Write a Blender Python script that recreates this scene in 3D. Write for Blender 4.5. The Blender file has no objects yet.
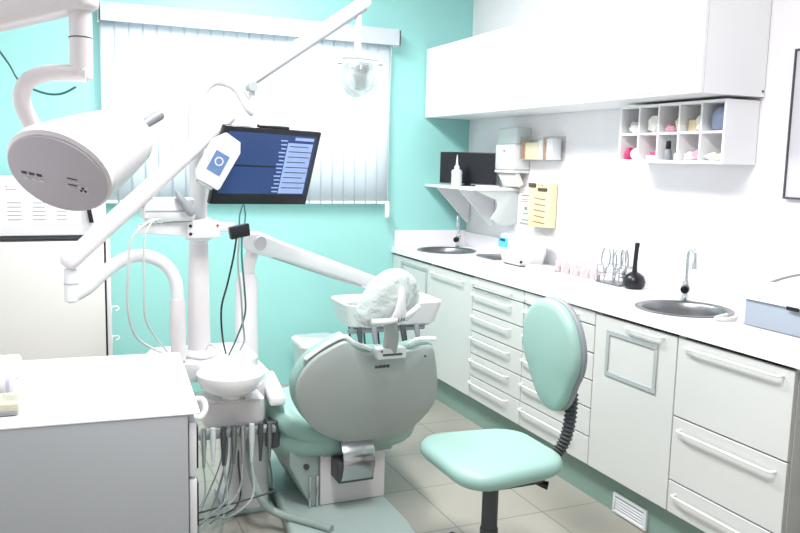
import bpy, bmesh, math, random
from mathutils import Vector, Matrix
random.seed(7)
C = bpy.context.scene.collection
PI = math.pi

# ---------------------------------------------------------------- camera
CAM = (0.0, 0.0, 1.48)
cr, cu, cf = Vector((0.9167, -0.3988, 0.0241)), Vector((0.0298, 0.1284, 0.9913)), Vector((0.3985, 0.908, -0.1296))
cd = bpy.data.cameras.new('camera')
cam = bpy.data.objects.new('camera', cd)
C.objects.link(cam)
M = Matrix.Identity(4)
for i in range(3):
    M[i][0], M[i][1], M[i][2], M[i][3] = cr[i], cu[i], -cf[i], CAM[i]
cam.matrix_world = M
cd.sensor_width = 36
cd.lens = 36.22
cd.clip_start = 0.05
bpy.context.scene.camera = cam

# ---------------------------------------------------------------- world and exposure
W = bpy.data.worlds.new('daylight')
bpy.context.scene.world = W
W.use_nodes = True
W.node_tree.nodes['Background'].inputs[0].default_value = (0.86, 0.94, 1.0, 1)
W.node_tree.nodes['Background'].inputs[1].default_value = 3.2
vs = bpy.context.scene.view_settings
vs.view_transform = 'Standard'
vs.look = 'None'
vs.gamma = 1
vs.use_curve_mapping = False
vs.exposure = 0.47

# ---------------------------------------------------------------- ceiling lamps' light (their housings are built below)
LAMPS = [(0.75, 1.75), (1.05, 3.7)]
CEIL = 2.85
for lx, ly in LAMPS:
    ld = bpy.data.lights.new('tube_light', 'AREA')
    ld.shape = 'RECTANGLE'
    ld.size, ld.size_y = 0.34, 1.16
    ld.energy = 46
    ld.color = (1.0, 0.965, 0.985)
    lo = bpy.data.objects.new('tube_light', ld)
    lo.location = (lx, ly, CEIL - 0.075)
    C.objects.link(lo)


# ---------------------------------------------------------------- materials
def lin(c):
    return tuple(((v / 12.92) if v <= 0.04045 else ((v + 0.055) / 1.055) ** 2.4) for v in c)


def hx(s):
    return lin(tuple(int(s[i:i + 2], 16) / 255 for i in (0, 2, 4)))


MATS = {}


def mat(name, col, rough=0.5, metal=0.0, var=0.04, scale=6.0, bump=0.0, bscale=60, trans=0.0, alpha=1.0, coat=0.0, emit=None, es=0.0, sss=0.0):
    m = bpy.data.materials.new(name)
    m.use_nodes = True
    nt = m.node_tree
    b = nt.nodes['Principled BSDF']
    c = hx(col) if isinstance(col, str) else col
    tc = nt.nodes.new('ShaderNodeTexCoord')
    nz = nt.nodes.new('ShaderNodeTexNoise')
    nz.inputs['Scale'].default_value = scale
    nz.inputs['Detail'].default_value = 4
    nt.links.new(tc.outputs['Object'], nz.inputs['Vector'])
    mx = nt.nodes.new('ShaderNodeMix')
    mx.data_type = 'RGBA'
    mx.inputs[6].default_value = (*[v * (1 - var) for v in c], 1)
    mx.inputs[7].default_value = (*[min(1, v * (1 + var)) for v in c], 1)
    nt.links.new(nz.outputs['Fac'], mx.inputs[0])
    nt.links.new(mx.outputs[2], b.inputs['Base Color'])
    b.inputs['Roughness'].default_value = rough
    b.inputs['Metallic'].default_value = metal
    b.inputs['Transmission Weight'].default_value = trans
    b.inputs['Alpha'].default_value = alpha
    b.inputs['Coat Weight'].default_value = coat
    if emit:
        b.inputs['Emission Color'].default_value = (*hx(emit), 1)
        b.inputs['Emission Strength'].default_value = es
    if bump:
        n2 = nt.nodes.new('ShaderNodeTexNoise')
        n2.inputs['Scale'].default_value = bscale
        nt.links.new(tc.outputs['Object'], n2.inputs['Vector'])
        bp = nt.nodes.new('ShaderNodeBump')
        bp.inputs['Strength'].default_value = bump
        bp.inputs['Distance'].default_value = 0.01
        nt.links.new(n2.outputs['Fac'], bp.inputs['Height'])
        nt.links.new(bp.outputs['Normal'], b.inputs['Normal'])
    MATS[name] = m
    return m


mat('wall_white', 'f1eff1', 0.75, bump=0.04, bscale=120)
mat('wall_teal', '9ddad4', 0.6, bump=0.05, bscale=140, var=0.03, scale=3)
mat('ceiling_white', 'f2f4f4', 0.8)
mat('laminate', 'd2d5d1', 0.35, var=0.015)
mat('laminate_upper', 'f4f5f6', 0.35, var=0.01)
mat('counter', 'f5f3f6', 0.25, var=0.01)
mat('gap', '2a3a36', 0.8)
mat('kick', '839e93', 0.55, var=0.1, scale=5)
mat('handle_white', 'f2f5f4', 0.25)
mat('frame_grey', 'aab3b2', 0.45)
mat('steel', 'b9bcbd', 0.22, 0.95, var=0.08)
mat('steel_brushed', '8c8f90', 0.35, 0.9, var=0.2, scale=14)
mat('chrome', 'd5d8da', 0.1, 1.0)
mat('black', '14161a', 0.35)
mat('rubber', '101216', 0.3, bump=0.02)
mat('enamel', 'e0e3e4', 0.28, var=0.01, coat=0.3)
mat('enamel_warm', 'dfdbdc', 0.28, var=0.015, coat=0.3)
mat('enamel_grey', '9fb0ab', 0.4, var=0.02)
mat('xray_grey', 'bcb8c0', 0.45, var=0.02)
mat('mark_light', 'cfcfd2', 0.5)
mat('mark_dark', '4a4c52', 0.5)
mat('upholstery', '98bdb3', 0.42, var=0.06, scale=3.5, bump=0.05, bscale=200)
mat('upholstery_dark', '4f9c8b', 0.5, var=0.05)
mat('shell', 'aab3b0', 0.4, var=0.025)
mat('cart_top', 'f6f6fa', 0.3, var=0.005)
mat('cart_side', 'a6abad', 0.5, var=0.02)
mat('fridge', 'dcdcd6', 0.35, var=0.02)
mat('olive_plastic', 'b9b9a4', 0.3, var=0.15, scale=50)
mat('appliance', 'eff0f3', 0.35, var=0.01)
mat('slot', '9aa0a3', 0.6)
mat('dark_grey', '43474a', 0.5)
mat('mid_grey', '8a9094', 0.45)
mat('lid_grey', '9aa5b0', 0.45, var=0.03)
mat('cord_teal', '2f6f6c', 0.5)
mat('cord_grey', '8f9a98', 0.5)
mat('screen_bezel', '10151c', 0.3)
mat('screen', '1c2f55', 0.25, var=0.25, scale=6, emit='2a4a86', es=0.35)
mat('screen_panel', '7f93b8', 0.3, var=0.2, scale=30, emit='8296c4', es=0.45)
mat('screen_dark', '0a1018', 0.3)
mat('cream', 'e9dcb4', 0.7, var=0.1, scale=40)
mat('paper', 'f1ece4', 0.7)
mat('print_brown', '5c4a38', 0.7)
mat('brown', 'a8743f', 0.7, var=0.2, scale=30)
mat('magenta', 'c8386e', 0.6)
mat('pink', 'e6a9bd', 0.6)
mat('blue_bag', '8d9bb8', 0.3, var=0.35, scale=22)
mat('panel_blue', '4ec3dd', 0.35)
mat('panel_navy', '1c2c66', 0.3)
mat('leaf_blue', '5f7da6', 0.4, var=0.2, scale=40)
mat('porcelain', 'f6f5f7', 0.12, coat=0.5, var=0.005)
mat('mirror_glass', 'cfccd3', 0.3, var=0.02)
mat('hose', 'cfd3d0', 0.5)
mat('cord_hose', 'a7b3ae', 0.5)
mat('duct', '93a39d', 0.5)
mat('red', 'c02a30', 0.4)
mat('clear_plastic', 'e6ecee', 0.08, trans=0.85, alpha=0.18, var=0.02)
mat('film', 'e2eae8', 0.22, alpha=0.62, var=0.06, scale=30, bump=0.9, bscale=45, coat=0.6)
mat('milky_plastic', 'e2eceb', 0.3, alpha=0.8, var=0.03)
mat('lens_glass', 'dfe6e4', 0.05, trans=0.9, alpha=0.45)
mat('pink_plastic', 'f2e2e6', 0.2, alpha=0.5, trans=0.5)
mat('cap_grey', 'b3adc0', 0.5)
mat('lamp_diffuser', 'ffffff', 0.5, emit='f4ffff', es=4.0)
mat('pane_glass', 'f2f6f7', 0.02, trans=1.0, alpha=0.25)

# translucent fabric of the blind
m = mat('blind', 'f2f7fa', 0.7, var=0.02, scale=3)
nt = m.node_tree
tr = nt.nodes.new('ShaderNodeBsdfTranslucent')
tr.inputs[0].default_value = (0.85, 0.9, 0.93, 1)
ms = nt.nodes.new('ShaderNodeMixShader')
ms.inputs[0].default_value = 0.5
nt.links.new(nt.nodes['Principled BSDF'].outputs[0], ms.inputs[1])
nt.links.new(tr.outputs[0], ms.inputs[2])
nt.links.new(ms.outputs[0], nt.nodes['Material Output'].inputs[0])

# floor tiles
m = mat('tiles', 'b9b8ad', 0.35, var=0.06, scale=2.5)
nt = m.node_tree
mp = nt.nodes.new('ShaderNodeMapping')
mp.inputs['Location'].default_value = (-1.87 + 0.41 * 20, -2.765 + 0.41 * 20, 0)
br = nt.nodes.new('ShaderNodeTexBrick')
br.offset = 0
br.squash = 1
br.inputs['Scale'].default_value = 1
br.inputs['Brick Width'].default_value = 0.412
br.inputs['Row Height'].default_value = 0.41
br.inputs['Mortar Size'].default_value = 0.004
br.inputs['Mortar Smooth'].default_value = 0.2
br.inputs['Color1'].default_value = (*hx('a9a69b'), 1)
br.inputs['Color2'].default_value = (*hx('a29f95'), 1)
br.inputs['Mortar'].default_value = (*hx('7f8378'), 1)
tc = nt.nodes.new('ShaderNodeTexCoord')
nt.links.new(tc.outputs['Object'], mp.inputs[0])
nt.links.new(mp.outputs[0], br.inputs[0])
mm = nt.nodes.new('ShaderNodeMix')
mm.data_type = 'RGBA'
mm.blend_type = 'MULTIPLY'
mm.inputs[0].default_value = 1
old = [n for n in nt.nodes if n.type == 'MIX' and n != mm][0]
old.inputs[6].default_value = (0.88, 0.88, 0.88, 1)
old.inputs[7].default_value = (1, 1, 1, 1)
nt.links.new(br.outputs['Color'], mm.inputs[6])
nt.links.new(old.outputs[2], mm.inputs[7])
nt.links.new(mm.outputs[2], nt.nodes['Principled BSDF'].inputs['Base Color'])


# ---------------------------------------------------------------- mesh helpers
def V(*a):
    return Vector(a)


def nb():
    return bmesh.new()


def add(bm, src):
    t = bpy.data.meshes.new('t')
    src.to_mesh(t)
    src.free()
    bm.from_mesh(t)
    bpy.data.meshes.remove(t)


def box(bm, x0, x1, y0, y1, z0, z1, r=0.0, seg=2):
    t = nb()
    bmesh.ops.create_cube(t, size=1)
    for v in t.verts:
        v.co = V((x0 + x1) / 2 + v.co.x * (x1 - x0), (y0 + y1) / 2 + v.co.y * (y1 - y0), (z0 + z1) / 2 + v.co.z * (z1 - z0))
    if r:
        bmesh.ops.bevel(t, geom=t.edges[:], offset=r, segments=seg, profile=0.5, affect='EDGES')
    add(bm, t)
    return bm


def obox(bm, c, ax, ay, az, r=0.0, seg=2):
    """box centred on c with full-length edge vectors"""
    t = nb()
    bmesh.ops.create_cube(t, size=1)
    c, ax, ay, az = Vector(c), Vector(ax), Vector(ay), Vector(az)
    for v in t.verts:
        v.co = c + ax * v.co.x + ay * v.co.y + az * v.co.z
    bmesh.ops.recalc_face_normals(t, faces=t.faces[:])
    if r:
        bmesh.ops.bevel(t, geom=t.edges[:], offset=r, segments=seg, profile=0.5, affect='EDGES')
    add(bm, t)
    return bm


def smoothpath(pts, n=6):
    P = [Vector(p) for p in pts]
    if len(P) < 3:
        return P
    out = []
    for i in range(len(P) - 1):
        p0 = P[max(i - 1, 0)]
        p1, p2 = P[i], P[i + 1]
        p3 = P[min(i + 2, len(P) - 1)]
        for k in range(n):
            t = k / n
            out.append(0.5 * ((2 * p1) + (p2 - p0) * t + (2 * p0 - 5 * p1 + 4 * p2 - p3) * t * t + (3 * p1 - p0 - 3 * p2 + p3) * t ** 3))
    out.append(P[-1])
    return out


def sweep(bm, P, rad, n=14, squash=1.0, caps=True):
    """tube along points; rad is a number or a list per point"""
    P = [Vector(p) for p in P]
    m = len(P)
    R = rad if isinstance(rad, (list, tuple)) else [rad] * m
    if len(R) != m:
        R = [R[0] + (R[-1] - R[0]) * i / (m - 1) for i in range(m)]
    t0 = (P[1] - P[0]).normalized()
    a = V(0, 0, 1) if abs(t0.z) < 0.9 else V(0, 1, 0)
    nrm = (a - t0 * a.dot(t0)).normalized()
    rings = []
    for i in range(m):
        t = (P[min(i + 1, m - 1)] - P[max(i - 1, 0)]).normalized()
        nrm = (nrm - t * nrm.dot(t)).normalized()
        bn = t.cross(nrm)
        rings.append([bm.verts.new(P[i] + (nrm * math.cos(2 * PI * k / n) * squash + bn * math.sin(2 * PI * k / n)) * R[i]) for k in range(n)])
    for i in range(m - 1):
        for k in range(n):
            bm.faces.new((rings[i][k], rings[i][(k + 1) % n], rings[i + 1][(k + 1) % n], rings[i + 1][k]))
    if caps:
        bm.faces.new(rings[0][::-1])
        bm.faces.new(rings[-1])
    return bm


def tube(bm, pts, rad, n=12, sm=6, squash=1.0):
    return sweep(bm, smoothpath(pts, sm), rad, n, squash)


def cyl(bm, a, b, r, r2=None, n=20, bev=0.0):
    a, b = Vector(a), Vector(b)
    r2 = r if r2 is None else r2
    if bev:
        d = (b - a).normalized()
        return sweep(bm, [a, a + d * bev, b - d * bev, b], [r - bev, r, r2, r2 - bev], n)
    return sweep(bm, [a, b], [r, r2], n)


def lathe(bm, prof, c=(0, 0, 0), n=32, closed=False):
    """prof: list of (radius, z) revolved about the vertical through c"""
    c = Vector(c)
    rings = []
    for (r, z) in prof:
        if r < 1e-5:
            rings.append([bm.verts.new(c + V(0, 0, z))])
        else:
            rings.append([bm.verts.new(c + V(r * math.cos(2 * PI * k / n), r * math.sin(2 * PI * k / n), z)) for k in range(n)])
    pairs = list(zip(rings, rings[1:]))
    if closed:
        pairs.append((rings[-1], rings[0]))
    for A, B in pairs:
        for k in range(n):
            j = (k + 1) % n
            if len(A) == 1 and len(B) == 1:
                continue
            if len(A) == 1:
                bm.faces.new((A[0], B[j], B[k]))
            elif len(B) == 1:
                bm.faces.new((A[k], A[j], B[0]))
            else:
                bm.faces.new((A[k], A[j], B[j], B[k]))
    bmesh.ops.recalc_face_normals(bm, faces=bm.faces[:])
    return bm


def prism(bm, pts, d, r=0.0, seg=2):
    """closed polygon extruded by vector d"""
    t = nb()
    d = Vector(d)
    A = [t.verts.new(Vector(p)) for p in pts]
    B = [t.verts.new(Vector(p) + d) for p in pts]
    n = len(A)
    t.faces.new(A)
    t.faces.new(B[::-1])
    for i in range(n):
        t.faces.new((A[i], B[i], B[(i + 1) % n], A[(i + 1) % n]))
    bmesh.ops.recalc_face_normals(t, faces=t.faces[:])
    if r:
        caps = [e for e in t.edges if all(v in A for v in e.verts) or all(v in B for v in e.verts)]
        bmesh.ops.bevel(t, geom=caps, offset=r, segments=seg, profile=0.5, affect='EDGES')
    add(bm, t)
    return bm


def cushion(bm, outline, c, nrm, th, dome=0.0, edge=0.02, steps=5):
    """padded slab: outline polygon (3-D points), centre c, shrinking rounded rings on both sides; dome bulges along nrm"""
    c, nrm = Vector(c), Vector(nrm).normalized()
    O = [Vector(p) for p in outline]
    n = len(O)
    rings = []

    def ring(s_in, off):
        R = []
        for p in O:
            d = (p - c)
            L = d.length
            q = c + d * max(0.0, (L - s_in) / L)
            R.append(bm.verts.new(q + nrm * off))
        return R
    prof = []
    for k in range(steps + 1):
        a = PI * k / steps
        prof.append((edge * (1 - math.sin(a)), -th / 2 * math.cos(a)))
    for s, o in prof:
        rings.append(ring(s, o))

    def fillcap(base, off0, sign):
        prev = base
        for f in (0.8, 0.55, 0.3):
            R = []
            for v, p in zip(base, O):
                q = c + (v.co - nrm * off0 - c) * f
                R.append(bm.verts.new(q + nrm * (off0 + sign * dome * (1 - f * f))))
            for i in range(n):
                bm.faces.new((prev[i], prev[(i + 1) % n], R[(i + 1) % n], R[i]))
            prev = R
        ctr = bm.verts.new(c + nrm * (off0 + sign * dome))
        for i in range(n):
            bm.faces.new((prev[i], prev[(i + 1) % n], ctr))
    for A, B in zip(rings, rings[1:]):
        for i in range(n):
            bm.faces.new((A[i], A[(i + 1) % n], B[(i + 1) % n], B[i]))
    fillcap(rings[-1], th / 2, 1)
    fillcap(rings[0], -th / 2, -1 if dome else 1)
    bmesh.ops.recalc_face_normals(bm, faces=bm.faces[:])
    return bm


def spline_loop(pts, n=4):
    P = [Vector(p) for p in pts]
    m = len(P)
    out = []
    for i in range(m):
        p0, p1, p2, p3 = P[i - 1], P[i], P[(i + 1) % m], P[(i + 2) % m]
        for k in range(n):
            t = k / n
            out.append(0.5 * ((2 * p1) + (p2 - p0) * t + (2 * p0 - 5 * p1 + 4 * p2 - p3) * t * t + (3 * p1 - p0 - 3 * p2 + p3) * t ** 3))
    return out


def blob(bm, c, sx, sy, sz, seed=0, amp=0.25, sub=2, flat=True):
    rnd = random.Random(seed)
    t = nb()
    bmesh.ops.create_icosphere(t, subdivisions=sub, radius=1)
    for v in t.verts:
        k = 1 + amp * (rnd.random() - 0.5) * 2
        v.co = V(v.co.x * sx * k, v.co.y * sy * k, v.co.z * sz * k)
    z0 = min(v.co.z for v in t.verts)
    for v in t.verts:
        if flat and v.co.z < z0 * 0.75:
            v.co.z = z0 * 0.75
        v.co += Vector(c)
    add(bm, t)
    return bm


def rrect(w, h, r, n=4):
    """rounded rectangle outline in 2-D, centred"""
    out = []
    for cx, cy, a0 in ((w / 2 - r, h / 2 - r, 0), (-w / 2 + r, h / 2 - r, 90), (-w / 2 + r, -h / 2 + r, 180), (w / 2 - r, -h / 2 + r, 270)):
        for k in range(n + 1):
            a = math.radians(a0 + 90 * k / n)
            out.append((cx + r * math.cos(a), cy + r * math.sin(a)))
    return out


# ---------------------------------------------------------------- object helpers
def root_matrix(o):
    m = Matrix.Identity(4)
    chain = []
    while o:
        chain.append(o)
        o = o.parent
    for p in reversed(chain):
        m = m @ Matrix.Translation(p.location) @ p.rotation_euler.to_matrix().to_4x4()
    return m


def obj(name, bm, m, parent=None, world=True, smooth=True, label=None, kind=None):
    me = bpy.data.meshes.new(name)
    if parent is not None and world:
        bm.transform(root_matrix(parent).inverted())
    bm.to_mesh(me)
    bm.free()
    for mm in (m if isinstance(m, (list, tuple)) else [m]):
        me.materials.append(MATS[mm])
    o = bpy.data.objects.new(name, me)
    C.objects.link(o)
    if parent is not None:
        o.parent = parent
    if smooth:
        for p in me.polygons:
            p.use_smooth = True
        try:
            me.set_sharp_from_angle(angle=math.radians(38))
        except Exception:
            pass
    if label:
        o['label'] = label
    if kind:
        o['kind'] = kind
    return o


def recenter(o):
    me = o.data
    xs = [v.co for v in me.vertices]
    c = V((min(v.x for v in xs) + max(v.x for v in xs)) / 2, (min(v.y for v in xs) + max(v.y for v in xs)) / 2, min(v.z for v in xs))
    me.transform(Matrix.Translation(-c))
    o.location = c
    return o


def solo(name, bm, m, label, cat, group=None, kind=None):
    o = recenter(obj(name, bm, m))
    o['label'] = label
    o['category'] = cat
    if group:
        o['group'] = group
    if kind:
        o['kind'] = kind
    return o


def struct(name, bm, m, parent=None, smooth=False):
    o = obj(name, bm, m, parent, smooth=smooth)
    if parent is None:
        o['kind'] = 'structure'
    return o


def thing(name, label, cat, loc=(0, 0, 0), rotz=0.0, group=None):
    o = bpy.data.objects.new(name, None)
    o.empty_display_size = 0.1
    C.objects.link(o)
    o.location = loc
    o.rotation_euler = (0, 0, rotz)
    o['label'] = label
    o['category'] = cat
    if group:
        o['group'] = group
    return o


def dup(root, loc, rotz=0.0, label=None):
    r = root.copy()
    C.objects.link(r)
    r.location = loc
    r.rotation_euler = (0, 0, rotz)
    if label:
        r['label'] = label
    for ch in list(root.children):
        c = ch.copy()
        C.objects.link(c)
        c.parent = r
        for g in list(ch.children):
            d = g.copy()
            C.objects.link(d)
            d.parent = c
    return r


# ================================================================ THE ROOM
XL, XR, YB, YF = -0.95, 2.72, 5.05, -1.0
b = nb()
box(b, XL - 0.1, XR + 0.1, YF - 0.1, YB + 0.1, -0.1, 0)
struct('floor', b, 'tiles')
b = nb()
box(b, XL - 0.1, XR + 0.1, YF - 0.1, YB + 0.1, CEIL, CEIL + 0.1)
struct('ceiling', b, 'ceiling_white')
b = nb()
box(b, XR, XR + 0.1, YF, YB + 0.1, 0, CEIL)
struct('wall_right', b, 'wall_white')
b = nb()
box(b, XL - 0.1, XL, YF, YB + 0.1, 0, CEIL)
struct('wall_left', b, 'wall_white')
b = nb()
box(b, XL - 0.1, XR + 0.1, YF - 0.1, YF, 0, CEIL)
struct('wall_front', b, 'wall_white')
# back wall with the window opening behind the blind
wx0, wx1, wz0, wz1 = 0.33, 2.07, 1.225, 2.26
b = nb()
box(b, XL, wx0, YB, YB + 0.1, 0, CEIL)
box(b, wx1, XR, YB, YB + 0.1, 0, CEIL)
box(b, wx0, wx1, YB, YB + 0.1, 0, wz0)
box(b, wx0, wx1, YB, YB + 0.1, wz1, CEIL)
struct('wall_back', b, 'wall_teal')
b = nb()
for x0, x1, z0, z1 in ((wx0, wx1, wz0, wz0 + 0.05), (wx0, wx1, wz1 - 0.05, wz1), (wx0, wx0 + 0.05, wz0 + 0.05, wz1 - 0.05), (wx1 - 0.05, wx1, wz0 + 0.05, wz1 - 0.05), (1.185, 1.235, wz0 + 0.05, wz1 - 0.05)):
    box(b, x0, x1, YB + 0.03, YB + 0.07, z0, z1)
w1 = struct('window_1', b, 'handle_white')
b = nb()
box(b, wx0 + 0.04, wx1 - 0.04, YB + 0.046, YB + 0.052, wz0 + 0.04, wz1 - 0.04)
obj('pane', b, 'pane_glass', w1)

# ceiling lamps (housing and diffuser; the light itself is set at the top)
for i, (lx, ly) in enumerate(LAMPS):
    t = thing('ceiling_lamp', ['white ceiling tube lamp over the cart', 'white ceiling tube lamp nearer the window'][i], 'lamp', (lx, ly, CEIL))
    b = nb()
    box(b, lx - 0.2, lx + 0.2, ly - 0.62, ly + 0.62, CEIL - 0.05, CEIL, 0.006)
    obj('housing', b, 'enamel', t)
    b = nb()
    box(b, lx - 0.17, lx + 0.17, ly - 0.58, ly + 0.58, CEIL - 0.062, CEIL - 0.05, 0.003)
    obj('diffuser', b, 'lamp_diffuser', t)

# ---------------------------------------------------------------- vertical blind
t = thing('vertical_blind', 'white vertical blind covering the window on the teal wall', 'blind', (1.2, 4.95, 1.2))
b = nb()
prism(b, [(0.287, 4.93, 2.225), (0.287, 4.93, 2.327), (0.287, 5.045, 2.327), (0.287, 5.045, 2.312), (0.287, 4.942, 2.312), (0.287, 4.942, 2.225)], (1.845, 0, 0), 0.002)
box(b, 0.287, 0.297, 4.93, 5.045, 2.225, 2.32)
box(b, 2.122, 2.132, 4.93, 5.045, 2.225, 2.32)
obj('valance', b, 'blind', t)
b = nb()
box(b, 0.30, 2.09, 4.975, 5.01, 2.25, 2.28, 0.003)
obj('head_rail', b, 'mid_grey', t)
b = nb()
NS = 23
for i in range(NS):
    x = 0.302 + (i + 0.5) * (1.78 / NS)
    a = math.radians(2.6 + 0.5 * math.sin(i * 1.7))
    hw = 0.0445
    pts = []
    for k in range(7):
        s = -1 + k / 3.0
        pts.append(V(x + hw * s * math.cos(a), 4.992 + hw * s * math.sin(a) - 0.0012 * (1 - s * s), 0))
    A = [b.verts.new((p.x, p.y, 1.203)) for p in pts]
    B = [b.verts.new((p.x, p.y, 2.25)) for p in pts]
    for k in range(6):
        b.faces.new((A[k], A[k + 1], B[k + 1], B[k]))
o = obj('slats', b, 'blind', t)
md = o.modifiers.new('thickness', 'SOLIDIFY')
md.thickness = 0.0008
b = nb()
for i in range(NS):
    x = 0.302 + (i + 0.5) * (1.78 / NS)
    box(b, x - 0.034, x + 0.034, 4.984, 4.998, 1.196, 1.212, 0.002)
obj('slat_weights', b, 'laminate_upper', t)
b = nb()
tube(b, [(2.085, 4.975, 2.24), (2.075, 4.965, 1.8), (2.073, 4.96, 1.21)], 0.0025, 6)
wand = obj('pull_cord', b, 'hose', t)
b = nb()
sweep(b, smoothpath([(2.073, 4.96, 1.215), (2.073, 4.96, 1.2), (2.074, 4.96, 1.14), (2.074, 4.96, 1.105)], 3), [0.006, 0.012, 0.014, 0.015, 0.016, 0.017, 0.017, 0.016, 0.016, 0.012], 12)
obj('cord_weight', b, 'handle_white', wand)

# ================================================================ RIGHT SIDE: BASE CABINETS
FX = 2.16          # face of the fronts
BZ, TZ = 0.162, 0.856


def bar_handle(b, y0, y1, z, x=FX, out=0.024, r=0.0048):
    P = [V(x, y0, z), V(x - out * 0.7, y0, z), V(x - out, y0 + (0.02 if y1 > y0 else -0.02), z), V(x - out, y1 - (0.02 if y1 > y0 else -0.02), z), V(x - out * 0.7, y1, z), V(x, y1, z)]
    return sweep(b, P, r, 8)


def front(parent, name, y0, y1, z0, z1, hy=None, hz=None, frame=None, label=None):
    b = nb()
    g = 0.003
    box(b, FX, FX + 0.018, y0 + g, y1 - g, z0 + g, z1 - g, 0.0015, 1)
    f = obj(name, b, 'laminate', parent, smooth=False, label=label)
    if hy:
        b = nb()
        bar_handle(b, hy[0], hy[1], hz)
        obj('handle', b, 'handle_white', f)
    if frame:
        fy0, fy1, fz0, fz1 = frame
        b = nb()
        w = 0.02
        for a0, a1, c0, c1 in ((fy0, fy1, fz1 - w, fz1), (fy0, fy1, fz0, fz0 + w), (fy0, fy0 + w, fz0 + w, fz1 - w), (fy1 - w, fy1, fz0 + w, fz1 - w)):
            box(b, FX - 0.006, FX, a0, a1, c0, c1, 0.0015, 1)
        obj('grey_frame', b, 'frame_grey', f)
    return f


def carcass(y0, y1, name, label, cat='cabinet'):
    t = thing(name, label, cat, (2.44, (y0 + y1) / 2, 0))
    b = nb()
    e = 0.0008
    box(b, FX + 0.02, XR - 0.004, y0 + e, y0 + 0.016, BZ, TZ)
    box(b, FX + 0.02, XR - 0.004, y1 - 0.016, y1 - e, BZ, TZ)
    box(b, FX + 0.02, XR - 0.004, y0 + 0.016, y1 - 0.016, BZ, BZ + 0.016)
    box(b, XR - 0.02, XR - 0.004, y0 + 0.016, y1 - 0.016, BZ + 0.016, TZ)
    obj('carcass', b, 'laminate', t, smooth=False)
    return t


Y0, Y1, Y2, Y3, Y4, Y5, Y6 = 1.775, 2.30, 2.80, 3.372, 3.905, 4.462, 5.04
# far framed door by the back wall
t = carcass(Y5, Y6, 'base_cabinet', 'white base cabinet in the corner by the teal wall with a grey framed door')
front(t, 'door', Y5, Y6, BZ, 0.85, frame=(Y5 + 0.03, 4.90, 0.60, 0.82))
t = carcass(Y4, Y5, 'base_cabinet', 'white base cabinet with one plain door left of the drawer stacks')
front(t, 'door', Y4, Y5, BZ, 0.85, (Y4 + 0.10, Y5 - 0.05), 0.81)
zs = [0.162, 0.291, 0.420, 0.546, 0.669, 0.792, 0.854]
for (ya, yb, lab) in ((Y3, Y4, 'white six-drawer base cabinet just behind the dental chair, right of the plain door'), (Y2, Y3, 'white six-drawer base cabinet behind the backrest of the teal stool')):
    t = carcass(ya, yb, 'drawer_cabinet', lab)
    for k in range(6):
        front(t, 'drawer', ya, yb, zs[k], zs[k + 1], (ya + 0.12, yb - 0.015), zs[k + 1] - (0.034 if k < 5 else 0.03))
t = carcass(Y1, Y2, 'base_cabinet', 'white base cabinet with a grey frame on its door, under the nearer sink')
front(t, 'door', Y1, Y2, BZ, 0.85, (2.375, 2.585), 0.83, frame=(2.40, 2.715, 0.598, 0.795))
t = carcass(Y0, Y1, 'drawer_cabinet', 'white base cabinet of three deep drawers at the right edge')
front(t, 'drawer', Y0, Y1, 0.545, 0.85, (1.82, 2.245), 0.822)
front(t, 'drawer', Y0, Y1, 0.292, 0.545, (1.82, 2.255), 0.50)
front(t, 'drawer', Y0, Y1, BZ, 0.292, (1.82, 2.258), 0.243)
# plinth
b = nb()
box(b, 2.205, XR - 0.004, Y0, Y6, 0.0, BZ - 0.001)
o = solo('plinth', b, 'kick', 'grey-green plinth running along the floor under the base cabinets', 'plinth')
t = thing('vent_grille', 'small white grille set in the green plinth near the floor', 'grille', (2.2, 2.55, 0))
b = nb()
yv0, yv1, zv0, zv1 = 2.445, 2.655, 0.006, 0.092
for a0, a1, c0, c1 in ((yv0, yv1, zv1 - 0.012, zv1), (yv0, yv1, zv0, zv0 + 0.01), (yv0, yv0 + 0.012, zv0 + 0.01, zv1 - 0.012), (yv1 - 0.012, yv1, zv0 + 0.01, zv1 - 0.012)):
    box(b, 2.192, 2.204, a0, a1, c0, c1, 0.001, 1)
obj('grille_frame', b, 'enamel', t)
b = nb()
for k in range(5):
    z = 0.02 + k * 0.0125
    obox(b, (2.199, 2.55, z), (0.009, 0, 0.006), (0, 0.19, 0), (0.001, 0, 0.003))
obj('louvre', b, 'enamel', t)
b = nb()
box(b, 2.2015, 2.2045, yv0 + 0.01, yv1 - 0.01, zv0 + 0.008, zv1 - 0.01)
obj('backing', b, 'slot', t)

# end leg panel further along the bench, and the bin under the open bay
b = nb()
box(b, 2.19, XR - 0.004, 0.90, 0.925, 0, 0.858)
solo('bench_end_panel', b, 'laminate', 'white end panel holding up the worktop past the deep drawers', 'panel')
t = thing('waste_bin', 'black waste bin under the open end of the worktop', 'bin', (2.42, 1.58, 0))
b = nb()
lathe(b, [(0, 0), (0.12, 0), (0.125, 0.01), (0.15, 0.36), (0.156, 0.37), (0.15, 0.372), (0.144, 0.36), (0.118, 0.015), (0, 0.014)], (2.42, 1.58, 0))
obj('tub', b, 'black', t)

# worktop with two round sink openings
S1, S2, SR = (2.415, 4.745), (2.41, 2.545), 0.183
b = nb()
x0, x1, z0, z1 = 2.148, XR - 0.003, 0.862, 0.900
yb0, yb1 = 0.9, YB - 0.004


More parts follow.
